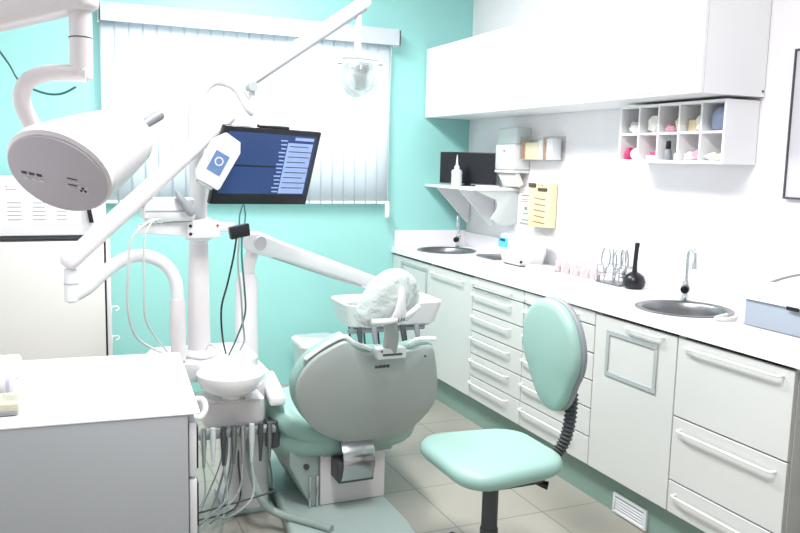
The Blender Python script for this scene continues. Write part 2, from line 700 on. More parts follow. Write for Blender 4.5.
def top_face(b, y0, y1, sink, z, flip=False):
    """rectangular deck piece with a round hole"""
    n = 48
    ring, outer = [], []
    cx, cy = sink
    for k in range(n):
        a = 2 * PI * k / n
        dx, dy = math.cos(a), math.sin(a)
        ring.append(b.verts.new((cx + SR * dx, cy + SR * dy, z)))
        tx = ((x1 - cx) / dx if dx > 0 else (x0 - cx) / dx) if abs(dx) > 1e-9 else 1e9
        ty = ((y1 - cy) / dy if dy > 0 else (y0 - cy) / dy) if abs(dy) > 1e-9 else 1e9
        q = min(tx, ty)
        outer.append(b.verts.new((cx + q * dx, cy + q * dy, z)))
    for k in range(n):
        j = (k + 1) % n
        b.faces.new((ring[k], outer[k], outer[j], ring[j]))
    # corners
    for (X, Y) in ((x0, y0), (x1, y0), (x1, y1), (x0, y1)):
        best = None
        for k in range(n):
            j = (k + 1) % n
            A, B = outer[k].co, outer[j].co
            if (abs(A.x - X) < 1e-6 and abs(B.y - Y) < 1e-6) or (abs(A.y - Y) < 1e-6 and abs(B.x - X) < 1e-6):
                if abs(A.x - B.x) > 1e-6 and abs(A.y - B.y) > 1e-6:
                    c = b.verts.new((X, Y, z))
                    b.faces.new((outer[k], c, outer[j]))
    return ring


def deck(b, y0, y1, sink):
    ra = top_face(b, y0, y1, sink, z1)
    rb = top_face(b, y0, y1, sink, z0)
    n = len(ra)
    for k in range(n):
        j = (k + 1) % n
        b.faces.new((ra[k], ra[j], rb[j], rb[k]))


deck(b, 4.4, yb1, S1)
deck(b, 2.2, 2.9, S2)
for (y0_, y1_) in ((2.9, 4.4), (yb0, 2.2)):
    for z in (z0, z1):
        b.faces.new([b.verts.new(p) for p in ((x0, y0_, z), (x1, y0_, z), (x1, y1_, z), (x0, y1_, z))])
for x in (x0, x1):
    b.faces.new([b.verts.new(p) for p in ((x, yb0, z0), (x, yb1, z0), (x, yb1, z1), (x, yb0, z1))])
for y in (yb0, yb1):
    b.faces.new([b.verts.new(p) for p in ((x0, y, z0), (x1, y, z0), (x1, y, z1), (x0, y, z1))])
bmesh.ops.recalc_face_normals(b, faces=b.faces[:])
t = thing('worktop', 'long white worktop with two round sinks running along the right wall', 'worktop', (2.43, 3.0, 0.862))
obj('slab', b, 'counter', t, smooth=False)
b = nb()
box(b, XR - 0.022, XR - 0.003, 0.9, YB - 0.02, 0.9, 1.0, 0.003)
box(b, 2.165, XR - 0.003, YB - 0.022, YB - 0.004, 0.9, 1.01, 0.003)
obj('backsplash', b, 'counter', t)


def sink(c, lab, group=None):
    t = thing('sink_basin', lab, 'sink', (c[0], c[1], 0.9))
    b = nb()
    lathe(b, [(0.195, 0.0005), (0.197, 0.003), (0.19, 0.006), (0.178, 0.004), (0.17, -0.004), (0.165, -0.03), (0.158, -0.12), (0.13, -0.155), (0.05, -0.162), (0.0, -0.163)], (c[0], c[1], 0.9), 48)
    o = obj('bowl', b, 'steel_brushed', t)
    md = o.modifiers.new('thickness', 'SOLIDIFY')
    md.thickness = 0.0015
    md.offset = 0
    b = nb()
    lathe(b, [(0, -0.158), (0.03, -0.158), (0.035, -0.161)], (c[0], c[1], 0.9), 20)
    obj('drain', b, 'chrome', t)
    return t


sink(S1, 'round steel sink in the far corner of the worktop')
sink(S2, 'round steel sink in the near part of the worktop')


def faucet(x, y, dx, dy, lab, rch=0.04):
    """gooseneck tap reaching towards (dx,dy)"""
    t = thing('faucet', lab, 'faucet', (x, y, 0.9))
    b = nb()
    lathe(b, [(0, 0), (0.026, 0), (0.026, 0.006), (0.018, 0.012), (0.014, 0.03), (0.016, 0.055), (0.018, 0.075), (0.014, 0.088), (0.0, 0.09)], (x, y, 0.9), 20)
    obj('body', b, 'chrome', t)
    b = nb()
    P = [V(x, y, 0.98), V(x, y, 1.04), V(x, y, 1.085)]
    for k in range(7):
        a = PI * k / 6
        P.append(V(x + dx * rch * (1 - math.cos(a)), y + dy * rch * (1 - math.cos(a)), 1.095 + 0.032 * math.sin(a)))
    P.append(V(x + dx * rch * 2, y + dy * rch * 2, 1.07))
    tube(b, P, 0.0085, 10, 3)
    s = obj('spout', b, 'chrome', t)
    b = nb()
    cyl(b, (x + dx * rch * 2, y + dy * rch * 2, 1.075), (x + dx * rch * 2, y + dy * rch * 2, 1.045), 0.012, 0.013, 14)
    obj('nozzle', b, 'chrome', s)
    b = nb()
    kx, ky = -0.62, -0.5
    cyl(b, (x, y, 0.955), (x + kx * 0.032, y + ky * 0.032, 0.955), 0.009, n=12)
    cyl(b, (x + kx * 0.03, y + ky * 0.03, 0.955), (x + kx * 0.062, y + ky * 0.062, 0.953), 0.02, 0.018, 16, 0.003)
    obj('knob', b, 'black', t)
    return t


faucet(2.60, 4.93, -0.55, -0.8, 'chrome gooseneck faucet with black knob behind the far corner sink')
faucet(2.575, 2.715, 0.0, -1.0, 'chrome gooseneck faucet with black knob behind the near sink', 0.022)

# ================================================================ UPPER CABINETS
UX, UZ0, UZ1 = 2.372, 1.778, 2.235
for (ya, yb, doors, hl, lab) in (
        (4.19, 5.045, 1, [(4.45, 4.53)], 'white wall cabinet in the corner against the teal wall'),
        (3.36, 4.19, 2, [(3.93, 4.03), (3.66, 3.76)], 'white double-door wall cabinet in the middle of the row'),
        (2.50, 3.36, 2, [(2.98, 3.12), (2.75, 2.89)], 'white double-door wall cabinet above the pigeonhole rack')):
    t = thing('wall_cabinet', lab, 'cabinet', (2.55, (ya + yb) / 2, UZ0))
    b = nb()
    box(b, UX + 0.02, XR - 0.003, ya + 0.001, yb - 0.001, UZ0, UZ1, 0.001, 1)
    obj('carcass', b, 'laminate_upper', t, smooth=False)
    w = (yb - ya) / doors
    for k in range(doors):
        y0_ = yb - (k + 1) * w
        b = nb()
        box(b, UX, UX + 0.018, y0_ + 0.001, y0_ + w - 0.001, UZ0 + 0.001, UZ1 - 0.001, 0.0015, 1)
        d = obj('door', b, 'laminate_upper', t, smooth=False)
        b = nb()
        bar_handle(b, hl[k][0], hl[k][1], 1.805, UX, 0.018, 0.0035)
        obj('handle', b, 'handle_white', d)
    if ya < 2.6:
        b = nb()
        for z in (1.80, 2.21):
            cyl(b, (2.705, ya - 0.002, z), (2.705, ya + 0.002, z), 0.005, n=10)
        obj('screw_cap', b, 'dark_grey', t)
# pigeonhole rack
PX, PY0, PY1, PZ0, PZ1 = 2.535, 2.52, 3.185, 1.50, 1.765
t = thing('pigeonhole_rack', 'white ten-compartment rack hung under the wall cabinets', 'rack', (2.62, 2.85, PZ0))
b = nb()
box(b, PX, XR - 0.003, PY0, PY0 + 0.012, PZ0, PZ1, 0.001, 1)
box(b, PX, XR - 0.003, PY1 - 0.012, PY1, PZ0, PZ1, 0.001, 1)
box(b, PX, XR - 0.003, PY0 + 0.012, PY1 - 0.012, PZ0, PZ0 + 0.014, 0.001, 1)
box(b, PX, XR - 0.003, PY0 + 0.012, PY1 - 0.012, PZ1 - 0.012, PZ1, 0.001, 1)
box(b, XR - 0.009, XR - 0.003, PY0 + 0.012, PY1 - 0.012, PZ0 + 0.014, PZ1 - 0.012)
obj('case', b, 'laminate_upper', t, smooth=False)
cw = (PY1 - PY0 - 0.012) / 5
for k in range(1, 5):
    b = nb()
    y = PY0 + 0.006 + k * cw
    box(b, PX + 0.001, XR - 0.009, y - 0.005, y + 0.005, PZ0 + 0.014, PZ1 - 0.012, 0.001, 1)
    obj('upright_divider', b, 'laminate_upper', t, smooth=False)
ZM = 1.632
b = nb()
box(b, PX + 0.001, XR - 0.009, PY0 + 0.012, PY1 - 0.012, ZM - 0.005, ZM + 0.005, 0.001, 1)
obj('middle_shelf', b, 'laminate_upper', t, smooth=False)


def cell(col, row):
    """col 0 = leftmost in view (far end); returns centre y and floor z"""
    return PY1 - 0.006 - (col + 0.5) * cw, (ZM + 0.0052 if row == 0 else PZ0 + 0.0142)


place = ['leftmost', 'second from left', 'middle', 'fourth from left', 'rightmost']


def put(name, bm, m, lab, cat):
    o = solo(name, bm, m, lab, cat)
    o.location.z = z + (0.0229 if 'lying on' in lab else 0.0004)
    return o


# top row
y, z = cell(0, 0)
b = nb(); blob(b, (2.575, y - 0.005, z + 0.018), 0.035, 0.042, 0.03, 1)
put('gauze_pack', b, 'paper', 'crumpled white pack in the leftmost upper compartment of the rack', 'pack')
y, z = cell(1, 0)
b = nb(); blob(b, (2.575, y - 0.008, z + 0.024), 0.035, 0.044, 0.04, 2)
put('gauze_pack', b, 'paper', 'rounded white pack in the second upper compartment from the left', 'pack')
y, z = cell(2, 0)
b = nb(); blob(b, (2.57, y + 0.012, z + 0.015), 0.028, 0.026, 0.02, 3)
put('gauze_pack', b, 'pink', 'small pinkish pack in the middle upper compartment', 'pack')
b = nb(); blob(b, (2.58, y - 0.033, z + 0.028), 0.03, 0.018, 0.038, 4)
put('gauze_pack', b, 'cream', 'upright cream pack in the middle upper compartment', 'pack')
y, z = cell(3, 0)
b = nb(); box(b, 2.575, 2.635, y - 0.004, y + 0.05, z, z + 0.052, 0.004)
put('small_box', b, 'cream', 'small cream box in the fourth upper compartment from the left', 'box')
b = nb(); blob(b, (2.575, y - 0.033, z + 0.028), 0.03, 0.018, 0.036, 5)
put('gauze_pack', b, 'paper', 'white pack beside the cream box in the fourth upper compartment', 'pack')
y, z = cell(4, 0)
b = nb(); blob(b, (2.595, y, z + 0.04), 0.05, 0.05, 0.058, 6, 0.08)
put('plastic_bag', b, 'blue_bag', 'blue-grey plastic bag filling the upper right compartment of the rack', 'bag')
# bottom row
y, z = cell(0, 1)
b = nb(); blob(b, (2.575, y + 0.034, z + 0.028), 0.03, 0.02, 0.036, 7, 0.1)
put('plastic_bag', b, 'magenta', 'magenta bag in the lower left compartment of the rack', 'bag')
b = nb(); blob(b, (2.57, y - 0.022, z + 0.024), 0.03, 0.028, 0.03, 8)
put('gauze_pack', b, 'paper', 'white pack beside the magenta bag in the lower left compartment', 'pack')
y, z = cell(1, 1)
b = nb(); box(b, 2.57, 2.64, y - 0.02, y + 0.045, z, z + 0.022, 0.003)
put('small_box', b, 'paper', 'flat white box in the second lower compartment from the left', 'box')
b = nb(); box(b, 2.58, 2.63, y - 0.018, y + 0.03, z + 0.0225, z + 0.036, 0.003)
put('small_box', b, 'magenta', 'thin magenta box lying on the flat white box in the rack', 'box')
b = nb(); blob(b, (2.58, y - 0.04, z + 0.034), 0.02, 0.014, 0.046, 9, 0.1)
put('gauze_pack', b, 'pink', 'upright pink pack in the second lower compartment from the left', 'pack')
y, z = cell(2, 1)
t = thing('dropper_bottle', 'small dark bottle standing in the middle lower compartment', 'bottle', (2.572, y + 0.03, z))
b = nb(); lathe(b, [(0, 0), (0.016, 0), (0.017, 0.01), (0.016, 0.04), (0.009, 0.05)], (2.572, y + 0.03, z), 16)
obj('body', b, 'mid_grey', t)
b = nb(); lathe(b, [(0.011, 0.05), (0.012, 0.052), (0.01, 0.085), (0.0, 0.087)], (2.572, y + 0.03, z), 16)
obj('cap', b, 'black', t)
b = nb(); box(b, 2.57, 2.62, y - 0.05, y - 0.008, z, z + 0.03, 0.004)
put('small_box', b, 'paper', 'white box beside the dark bottle in the middle lower compartment', 'box')
y, z = cell(3, 1)
b = nb(); blob(b, (2.572, y + 0.022, z + 0.016), 0.03, 0.03, 0.021, 10)
put('gauze_pack', b, 'paper', 'low white pack in the fourth lower compartment from the left', 'pack')
b = nb(); blob(b, (2.57, y - 0.03, z + 0.02), 0.03, 0.02, 0.027, 11)
put('gauze_pack', b, 'pink', 'pale pink pack at the right of the fourth lower compartment', 'pack')
y, z = cell(4, 1)
b = nb(); blob(b, (2.572, y + 0.01, z + 0.015), 0.03, 0.042, 0.02, 12)
put('gauze_pack', b, 'paper', 'wide white pack in the lower right compartment of the rack', 'pack')
b = nb(); blob(b, (2.575, y - 0.036, z + 0.045), 0.024, 0.018, 0.02, 13)
put('gauze_pack', b, 'cream', 'small cream pack at the back of the lower right compartment', 'pack')

# mirror / framed panel at the right edge
t = thing('wall_mirror', 'dark-edged pale mirror on the white wall at the right edge', 'mirror', (2.71, 2.05, 1.37))
b = nb()
for a0, a1, c0, c1 in ((1.62, 2.355, 1.368, 1.376), (1.62, 2.355, 1.945, 1.953), (1.62, 1.628, 1.376, 1.945), (2.347, 2.355, 1.376, 1.945)):
    box(b, 2.70, 2.7185, a0, a1, c0, c1)
obj('rim', b, 'dark_grey', t)
b = nb()
box(b, 2.705, 2.7185, 1.628, 2.347, 1.376, 1.945)
obj('glass', b, 'mirror_glass', t)

# ================================================================ CORNER SHELF, DISPENSERS
t = thing('wall_shelf', 'white bracketed shelf in the corner above the far sink', 'shelf', (2.55, 4.6, 1.3))
b = nb()
box(b, 2.385, XR - 0.003, 4.36, 5.045, 1.312, 1.33, 0.003)
obj('board', b, 'laminate_upper', t)
for yy in (4.99, 4.66):
    b = nb()
    prism(b, [(2.45, yy, 1.312), (XR - 0.003, yy, 1.312), (XR - 0.003, yy, 1.07), (XR - 0.03, yy, 1.07)], (0, 0.018, 0), 0.001)
    obj('bracket', b, 'laminate_upper', t)
# nearest bracket with a scrolled cut
yy = 4.37
P = [(2.42, yy, 1.312), (2.717, yy, 1.312), (2.717, yy, 1.12), (2.69, yy, 1.10), (2.62, yy, 1.095), (2.57, yy, 1.11), (2.535, yy, 1.135)]
for k in range(8):
    a = math.radians(-60 + 150 * k / 7)
    P.append((2.535 + 0.045 * math.cos(a), yy, 1.215 + 0.05 * math.sin(a)))
P.append((2.47, yy, 1.29))
b = nb()
prism(b, P, (0, 0.022, 0), 0.002)
obj('scroll_bracket', b, 'milky_plastic', t)

t = thing('monitor', 'black flat display turned to the room on the corner shelf', 'monitor', (2.56, 4.82, 1.33))
ma, mb2 = V(2.405, 4.875, 0), V(2.665, 4.53, 0)
mdr = (mb2 - ma).normalized()
mnr = V(-mdr.y, mdr.x, 0)
if mnr.x > 0:
    mnr = -mnr
mcn = (ma + mb2) / 2
b = nb()
obox(b, mcn + V(0, 0, 1.447), mdr * 0.40, mnr * 0.03, V(0, 0, 0.205), 0.004)
obj('housing', b, 'black', t)
b = nb()
obox(b, mcn + V(0, 0, 1.449) + mnr * 0.0155, mdr * 0.385, mnr * 0.002, V(0, 0, 0.185))
obj('display', b, 'screen_dark', t)
b = nb()
obox(b, mcn + V(0, 0, 1.3345), mdr * 0.16, mnr * 0.06, V(0, 0, 0.008), 0.002)
obj('foot', b, 'black', t)
b = nb()
obox(b, mcn + V(0, 0, 1.344), mdr * 0.04, mnr * 0.02, V(0, 0, 0.02))
obj('neck', b, 'black', t)
b = nb()
box(b, 2.48, 2.60, 4.40, 4.50, 1.3305, 1.342, 0.004)
solo('sterile_pouch_box', b, 'paper', 'flat white box lying on the corner shelf in front of the black display', 'box')
t = thing('squeeze_bottle', 'translucent squeeze bottle with a long pointed nozzle on the corner shelf', 'bottle', (2.43, 4.66, 1.33))
b = nb()
lathe(b, [(0, 0.001), (0.034, 0.001), (0.036, 0.01), (0.034, 0.07), (0.036, 0.09), (0.03, 0.103), (0.016, 0.11)], (2.43, 4.66, 1.33), 24)
obj('body', b, 'milky_plastic', t)
b = nb()
lathe(b, [(0.017, 0.108), (0.017, 0.125), (0.008, 0.135), (0.005, 0.17), (0.0022, 0.20), (0, 0.201)], (2.43, 4.66, 1.33), 20)
obj('nozzle', b, 'handle_white', t)

# paper towel dispenser
t = thing('towel_dispenser', 'white paper towel dispenser with grey clear top beside the shelf', 'dispenser', (2.65, 4.42, 1.32))
b = nb()
box(b, 2.60, XR - 0.003, 4.246, 4.47, 1.445, 1.60, 0.008)
obj('body', b, 'enamel', t)
b = nb()
box(b, 2.615, XR - 0.003, 4.244, 4.47, 1.602, 1.70, 0.006)
obj('cover', b, 'milky_plastic', t)
b = nb()
box(b, 2.598, XR - 0.003, 4.246, 4.47, 1.425, 1.443, 0.004)
obj('lip', b, 'enamel', t)
b = nb()
cyl(b, (2.601, 4.36, 1.56), (2.596, 4.36, 1.56), 0.006, n=12)
obj('lock', b, 'dark_grey', t)
b = nb()
obox(b, (2.655, 4.36, 1.385), (0.03, 0, 0.02), (0, 0.2, 0), (-0.04, 0, 0.075), 0.004)
obj('paper_sheet', b, 'paper', t)

# clear wall organiser
t = thing('wall_organiser', 'clear acrylic wall holder with small boxes right of the towel dispenser', 'holder', (2.68, 4.05, 1.49))
b = nb()
ya, yb, za, zb = 3.88, 4.235, 1.505, 1.645
box(b, 2.712, XR - 0.003, ya, yb, za, zb)
box(b, 2.635, 2.712, ya, yb, za, za + 0.004)
box(b, 2.635, 2.712, ya, ya + 0.004, za + 0.004, zb)
box(b, 2.635, 2.712, yb - 0.004, yb, za + 0.004, zb)
box(b, 2.631, 2.635, ya, yb, za, zb)
obj('tray', b, 'clear_plastic', t)
for i, (y0_, y1_, h, m_, lab) in enumerate(((4.19, 4.225, 0.12, 'brown', 'brown box at the left end of the clear wall holder'), (4.05, 4.185, 0.10, 'cream', 'cream box in the clear wall holder'), (4.0, 4.045, 0.11, 'paper', 'white box in the middle of the clear wall holder'), (3.965, 3.995, 0.128, 'brown', 'brown box right of the white box in the clear wall holder'), (3.90, 3.96, 0.12, 'appliance', 'white printed box at the right end of the clear wall holder'))):
    b = nb()
    box(b, 2.64, 2.70, y0_, y1_, za + 0.0045, za + 0.0045 + h, 0.002)
    solo('small_box', b, m_, lab, 'box')
for dz in (0.03, 0.06, 0.09):
    pass

# leaflet card and paper bag hanging on the wall
t = thing('wall_leaflet', 'white printed leaflet hanging on the wall left of the cream bag', 'leaflet', (2.715, 4.25, 1.1))
b = nb()
box(b, 2.705, XR - 0.003, 4.165, 4.33, 1.12, 1.345, 0.002)
obj('card', b, 'paper', t)
b = nb()
for z, y0_, y1_, h in ((1.285, 4.20, 4.30, 0.008), (1.262, 4.19, 4.30, 0.004), (1.25, 4.22, 4.30, 0.004), (1.20, 4.235, 4.265, 0.02), (1.175, 4.215, 4.28, 0.006), (1.135, 4.19, 4.29, 0.006)):
    box(b, 2.7035, 2.7052, y0_, y1_, z, z + h)
obj('print', b, 'mid_grey', t)
t = thing('paper_bag', 'cream paper bag hanging open on the wall above the ultrasonic cleaner', 'bag', (2.69, 4.05, 1.1))
b = nb()
P = [(2.665, 3.94, 1.115), (2.665, 4.16, 1.105), (2.665, 4.165, 1.34), (2.665, 4.10, 1.365), (2.665, 4.02, 1.35), (2.665, 3.935, 1.375)]
prism(b, P, (0.05, 0, 0), 0.004)
obj('pouch', b, 'cream', t)
b = nb()
for k in range(5):
    z = 1.14 + k * 0.035
    obox(b, (2.6635, 4.04, z), (0.002, 0, 0), (0, 0.12 - 0.01 * (k % 2), 0.006), (0, 0, 0.005))
obj('print', b, 'brown', t)
b = nb()
blob(b, (2.69, 4.05, 1.37), 0.02, 0.055, 0.02, 21, 0.2)
obj('contents', b, 'paper', t)
b = nb()
box(b, 2.657, 2.666, 3.965, 4.06, 1.325, 1.345, 0.004)
obj('flap', b, 'print_brown', t)
b = nb()
box(b, 2.657, 2.666, 4.085, 4.16, 1.345, 1.37, 0.004)
obj('flap', b, 'print_brown', t)
# ================================================================ THINGS ON THE WORKTOP
# ultrasonic cleaner
cx, cy = 2.53, 3.99
t = thing('ultrasonic_cleaner', 'white rounded ultrasonic cleaner with a blue control panel on the worktop', 'cleaner', (cx, cy, 0.9))


def rr3(cx, cy, w, h, r, z, n=5):
    return [V(cx + a, cy + c, z) for a, c in rrect(w, h, r, n)]


def loft(b, rings, caps=True):
    RR = [[b.verts.new(p) for p in r] for r in rings]
    n = len(RR[0])
    for A, B in zip(RR, RR[1:]):
        for i in range(n):
            b.faces.new((A[i], A[(i + 1) % n], B[(i + 1) % n], B[i]))
    if caps:
        b.faces.new(RR[0][::-1])
        b.faces.new(RR[-1])
    bmesh.ops.recalc_face_normals(b, faces=b.faces[:])
    return b


b = nb()
loft(b, [rr3(cx, cy, 0.15, 0.23, 0.06, 0.902), rr3(cx, cy, 0.18, 0.26, 0.07, 0.915), rr3(cx, cy, 0.195, 0.29, 0.07, 0.98), rr3(cx, cy, 0.195, 0.29, 0.07, 1.055), rr3(cx, cy, 0.185, 0.28, 0.065, 1.07), rr3(cx, cy, 0.165, 0.26, 0.06, 1.075)])
obj('body', b, 'enamel', t)
b = nb()
loft(b, [rr3(cx + 0.01, cy, 0.155, 0.23, 0.055, 1.0755), rr3(cx + 0.01, cy, 0.15, 0.225, 0.055, 1.081), rr3(cx + 0.01, cy, 0.12, 0.19, 0.05, 1.093), rr3(cx + 0.01, cy, 0.06, 0.12, 0.025, 1.099)])
obj('lid', b, 'clear_plastic', t)
b = nb()
loft(b, [rr3(cx, cy, 0.16, 0.24, 0.06, 0.9003), rr3(cx, cy, 0.16, 0.24, 0.06, 0.903)])
obj('foot_ring', b, 'black', t)
b = nb()
obox(b, (cx - 0.0985, cy + 0.06, 1.025), (0.006, 0, 0.001), (0, 0.10, 0), (-0.002, 0, 0.055), 0.002)
o = obj('control_panel', b, 'panel_blue', t, label='blue control panel')
b = nb()
obox(b, (cx - 0.1025, cy + 0.06, 1.04), (0.003, 0, 0), (0, 0.055, 0), (0, 0, 0.014), 0.001)
obj('display', b, 'panel_navy', o)
b = nb()
cyl(b, (cx - 0.08, cy - 0.115, 0.93), (cx - 0.092, cy - 0.13, 0.93), 0.008, n=12)
obj('drain_knob', b, 'black', t)
# steel tray to the left of the cleaner
b = nb()
box(b, 2.46, 2.68, 4.20, 4.42, 0.9, 0.912, 0.004)
solo('instrument_tray', b, 'steel_brushed', 'shallow steel tray between the far sink and the ultrasonic cleaner', 'tray')
# plaster plates right of the cleaner
b = nb()
prism(b, [(2.43, 3.80, 0.9005), (2.50, 3.86, 0.9005), (2.57, 3.80, 0.9005), (2.60, 3.70, 0.9005), (2.53, 3.66, 0.9005), (2.45, 3.72, 0.9005)], (0, 0, 0.018), 0.006)
b2 = b
solo('impression_tray', b2, 'paper', 'white irregular plastic tray lying right of the ultrasonic cleaner', 'tray')
# row of pinkish vials
y = 3.66
for i in range(9):
    yy = y - i * 0.043
    xx = 2.555 + 0.012 * (i % 2)
    h = 0.052 + 0.012 * ((i * 7) % 3) / 2
    if i == 0:
        v0 = thing('plastic_cup', 'clear pinkish plastic cup standing in the row left of the steel pliers', 'cup', (xx, yy, 0.9), group='small plastic cups on the worktop')
        b = nb()
        lathe(b, [(0, 0.001), (0.014, 0.001), (0.018, 0.056), (0.0195, 0.058), (0.0175, 0.058), (0.013, 0.004), (0, 0.004)], (0, 0, 0), 16)
        obj('wall', b, 'pink_plastic', v0, world=False)
        b = nb()
        lathe(b, [(0, 0.006), (0.013, 0.006), (0.0145, 0.03), (0, 0.03)], (0, 0, 0), 14)
        obj('filling', b, 'paper', v0, world=False)
    else:
        dup(v0, (xx, yy, 0.9))
b = nb()
cyl(b, (2.585, 3.63, 0.9005), (2.585, 3.63, 0.94), 0.004, n=8)
solo('burr_stick', b, 'magenta', 'small dark pink stick standing at the left end of the cup row', 'stick')


def pliers(x, y, lean, label=None, src=None):
    t = thing('dental_pliers', 'steel dental pliers standing upright in the worktop rack', 'pliers', (x, y, 0.908), group='steel pliers in the worktop rack')
    b = nb()
    tube(b, [(0, -0.004, 0.06), (0, -0.022, 0.09), (0, -0.024, 0.13), (0.0, -0.014, 0.165)], 0.0045, 8)
    obj('handle', b, 'steel', t, world=False)
    b = nb()
    tube(b, [(0, 0.004, 0.06), (0, 0.022, 0.09), (0, 0.024, 0.13), (0.0, 0.014, 0.165)], 0.0045, 8)
    obj('handle', b, 'steel', t, world=False)
    b = nb()
    cyl(b, (-0.006, 0, 0.055), (0.006, 0, 0.055), 0.010, n=14)
    sweep(b, [V(0, 0, 0.06), V(0, 0, 0.03), V(0, 0, 0.002)], [0.008, 0.006, 0.002], 8)
    obj('jaw', b, 'steel', t, world=False)
    return t


p0 = pliers(2.56, 3.27, 0)
p0.rotation_euler = (0.05, 0.0, 0.3)
for (x, y, rx, rz) in ((2.60, 3.235, -0.12, -0.3), (2.565, 3.20, 0.15, 0.5), (2.61, 3.17, -0.08, 0.1), (2.57, 3.14, 0.1, -0.4)):
    q = dup(p0, (x, y, 0.908), rz)
    q.rotation_euler = (rx, 0, rz)
t = thing('instrument_rack', 'low steel rack holding the pliers on the worktop', 'rack', (2.585, 3.2, 0.9))
b = nb()
box(b, 2.53, 2.64, 3.12, 3.30, 0.9003, 0.907, 0.002)
obj('base', b, 'steel_brushed', t)
b = nb()
for yy in (3.125, 3.295):
    for xx in (2.535, 2.635):
        cyl(b, (xx, yy, 0.906), (xx, yy, 0.99), 0.003, n=8)
for zz in (0.945, 0.988):
    sweep(b, [V(2.535, 3.125, zz), V(2.535, 3.295, zz)], 0.0025, 8)
    sweep(b, [V(2.635, 3.125, zz), V(2.635, 3.295, zz)], 0.0025, 8)
    sweep(b, [V(2.535, 3.125, zz), V(2.635, 3.125, zz)], 0.0025, 8)
    sweep(b, [V(2.535, 3.295, zz), V(2.635, 3.295, zz)], 0.0025, 8)
obj('rail', b, 'steel', t)

# black bulb
t = thing('mixing_bulb', 'black rubber bulb with a tall thin neck on the worktop beside the pliers', 'bulb', (2.575, 3.06, 0.9))
b = nb()
lathe(b, [(0, 0.0005), (0.038, 0.0005), (0.05, 0.012), (0.053, 0.034), (0.045, 0.06), (0.024, 0.076), (0.012, 0.081)], (2.575, 3.06, 0.9), 28)
obj('bulb_body', b, 'rubber', t)
b = nb()
sweep(b, smoothpath([(2.575, 3.06, 0.97), (2.575, 3.06, 1.02), (2.577, 3.057, 1.09), (2.578, 3.055, 1.122)], 4), [0.013, 0.013, 0.012, 0.0115, 0.011, 0.0105, 0.0105, 0.0105, 0.0105, 0.0115, 0.012, 0.012, 0.009], 14)
obj('neck', b, 'rubber', t)

# grey appliance at the right edge
t = thing('sealing_machine', 'grey-sided box appliance with a white lid on the worktop at the right edge', 'appliance', (2.45, 1.9, 0.9))
b = nb()
box(b, 2.395, 2.69, 1.45, 2.215, 0.902, 1.0, 0.005)
obj('body', b, 'lid_grey', t)
b = nb()
prism(b, [(2.385, 2.22, 1.002), (2.69, 2.22, 1.002), (2.69, 2.22, 1.06), (2.46, 2.22, 1.055), (2.39, 2.22, 1.015)], (0, -0.775, 0), 0.003)
obj('lid', b, 'enamel', t)
b = nb()
box(b, 2.379, 2.386, 1.97, 2.02, 0.992, 1.006, 0.002)
obj('latch', b, 'black', t)
b = nb()
box(b, 2.40, 2.56, 2.217, 2.25, 0.905, 1.0, 0.004)
obj('end_cap', b, 'enamel_warm', t)
b = nb()
tube(b, [(2.49, 2.25, 1.00), (2.53, 2.25, 1.04), (2.60, 2.21, 1.075), (2.66, 2.13, 1.10), (2.70, 2.05, 1.105)], 0.005, 8)
obj('power_cord', b, 'mid_grey', t)
b = nb()
tube(b, [(2.47, 2.265, 0.99), (2.46, 2.28, 0.95), (2.44, 2.29, 0.917), (2.40, 2.27, 0.91), (2.36, 2.275, 0.91), (2.345, 2.30, 0.91), (2.37, 2.32, 0.91), (2.40, 2.30, 0.922)], 0.008, 8)
solo('white_hose', b, 'hose', 'white hose coiled on the worktop between the near sink and the box appliance', 'hose')

# ================================================================ LEFT: FRIDGE, APPLIANCE
t = thing('small_refrigerator', 'off-white waist-high refrigerator against the teal wall at the left', 'refrigerator', (0.0, 4.7, 0))
b = nb()
box(b, -0.33, 0.288, 4.46, 5.0, 0.02, 1.04, 0.006)
obj('cabinet', b, 'fridge', t)
b = nb()
box(b, -0.33, 0.258, 4.402, 4.45, 0.05, 1.035, 0.008)
obj('door', b, 'fridge', t)
b = nb()
box(b, -0.32, 0.278, 4.448, 4.462, 0.05, 1.03)
obj('gasket', b, 'dark_grey', t)
b = nb()
box(b, 0.268, 0.290, 4.42, 4.46, 0.05, 1.04, 0.003)
obj('hinge_strip', b, 'enamel_warm', t)
for xx in (-0.28, 0.24):
    b = nb()
    for yy in (4.5, 4.95):
        cyl(b, (xx, yy, 0.0), (xx, yy, 0.022), 0.018, n=12)
    obj('foot', b, 'black', t)
for k, zz in enumerate((0.66, 0.50)):
    b = nb()
    box(b, 0.288, 0.296, 4.47, 4.50, zz - 0.02, zz + 0.02, 0.002)
    tube(b, [(0.295, 4.485, zz + 0.012), (0.32, 4.485, zz + 0.014), (0.33, 4.485, zz), (0.315, 4.485, zz - 0.01)], 0.004, 8)
    obj('side_hook', b, 'handle_white', t)
t = thing('white_sterilizer', 'white boxy steriliser with side vents standing on the refrigerator', 'steriliser', (-0.02, 4.65, 1.04))
b = nb()
box(b, -0.34, 0.272, 4.41, 4.92, 1.066, 1.352, 0.008)
obj('case', b, 'appliance', t)
for g, (xa, xb) in enumerate(((-0.185, -0.122), (-0.072, -0.012), (0.038, 0.085))):
    b = nb()
    for k in range(5 - (g == 2)):
        z = 1.145 + k * 0.021
        box(b, xa, xb, 4.4085, 4.412, z, z + 0.004)
    obj('vent_slots', b, 'slot', t)
b = nb()
box(b, -0.30, 0.2, 4.43, 4.9, 1.045, 1.066)
obj('underside', b, 'dark_grey', t)
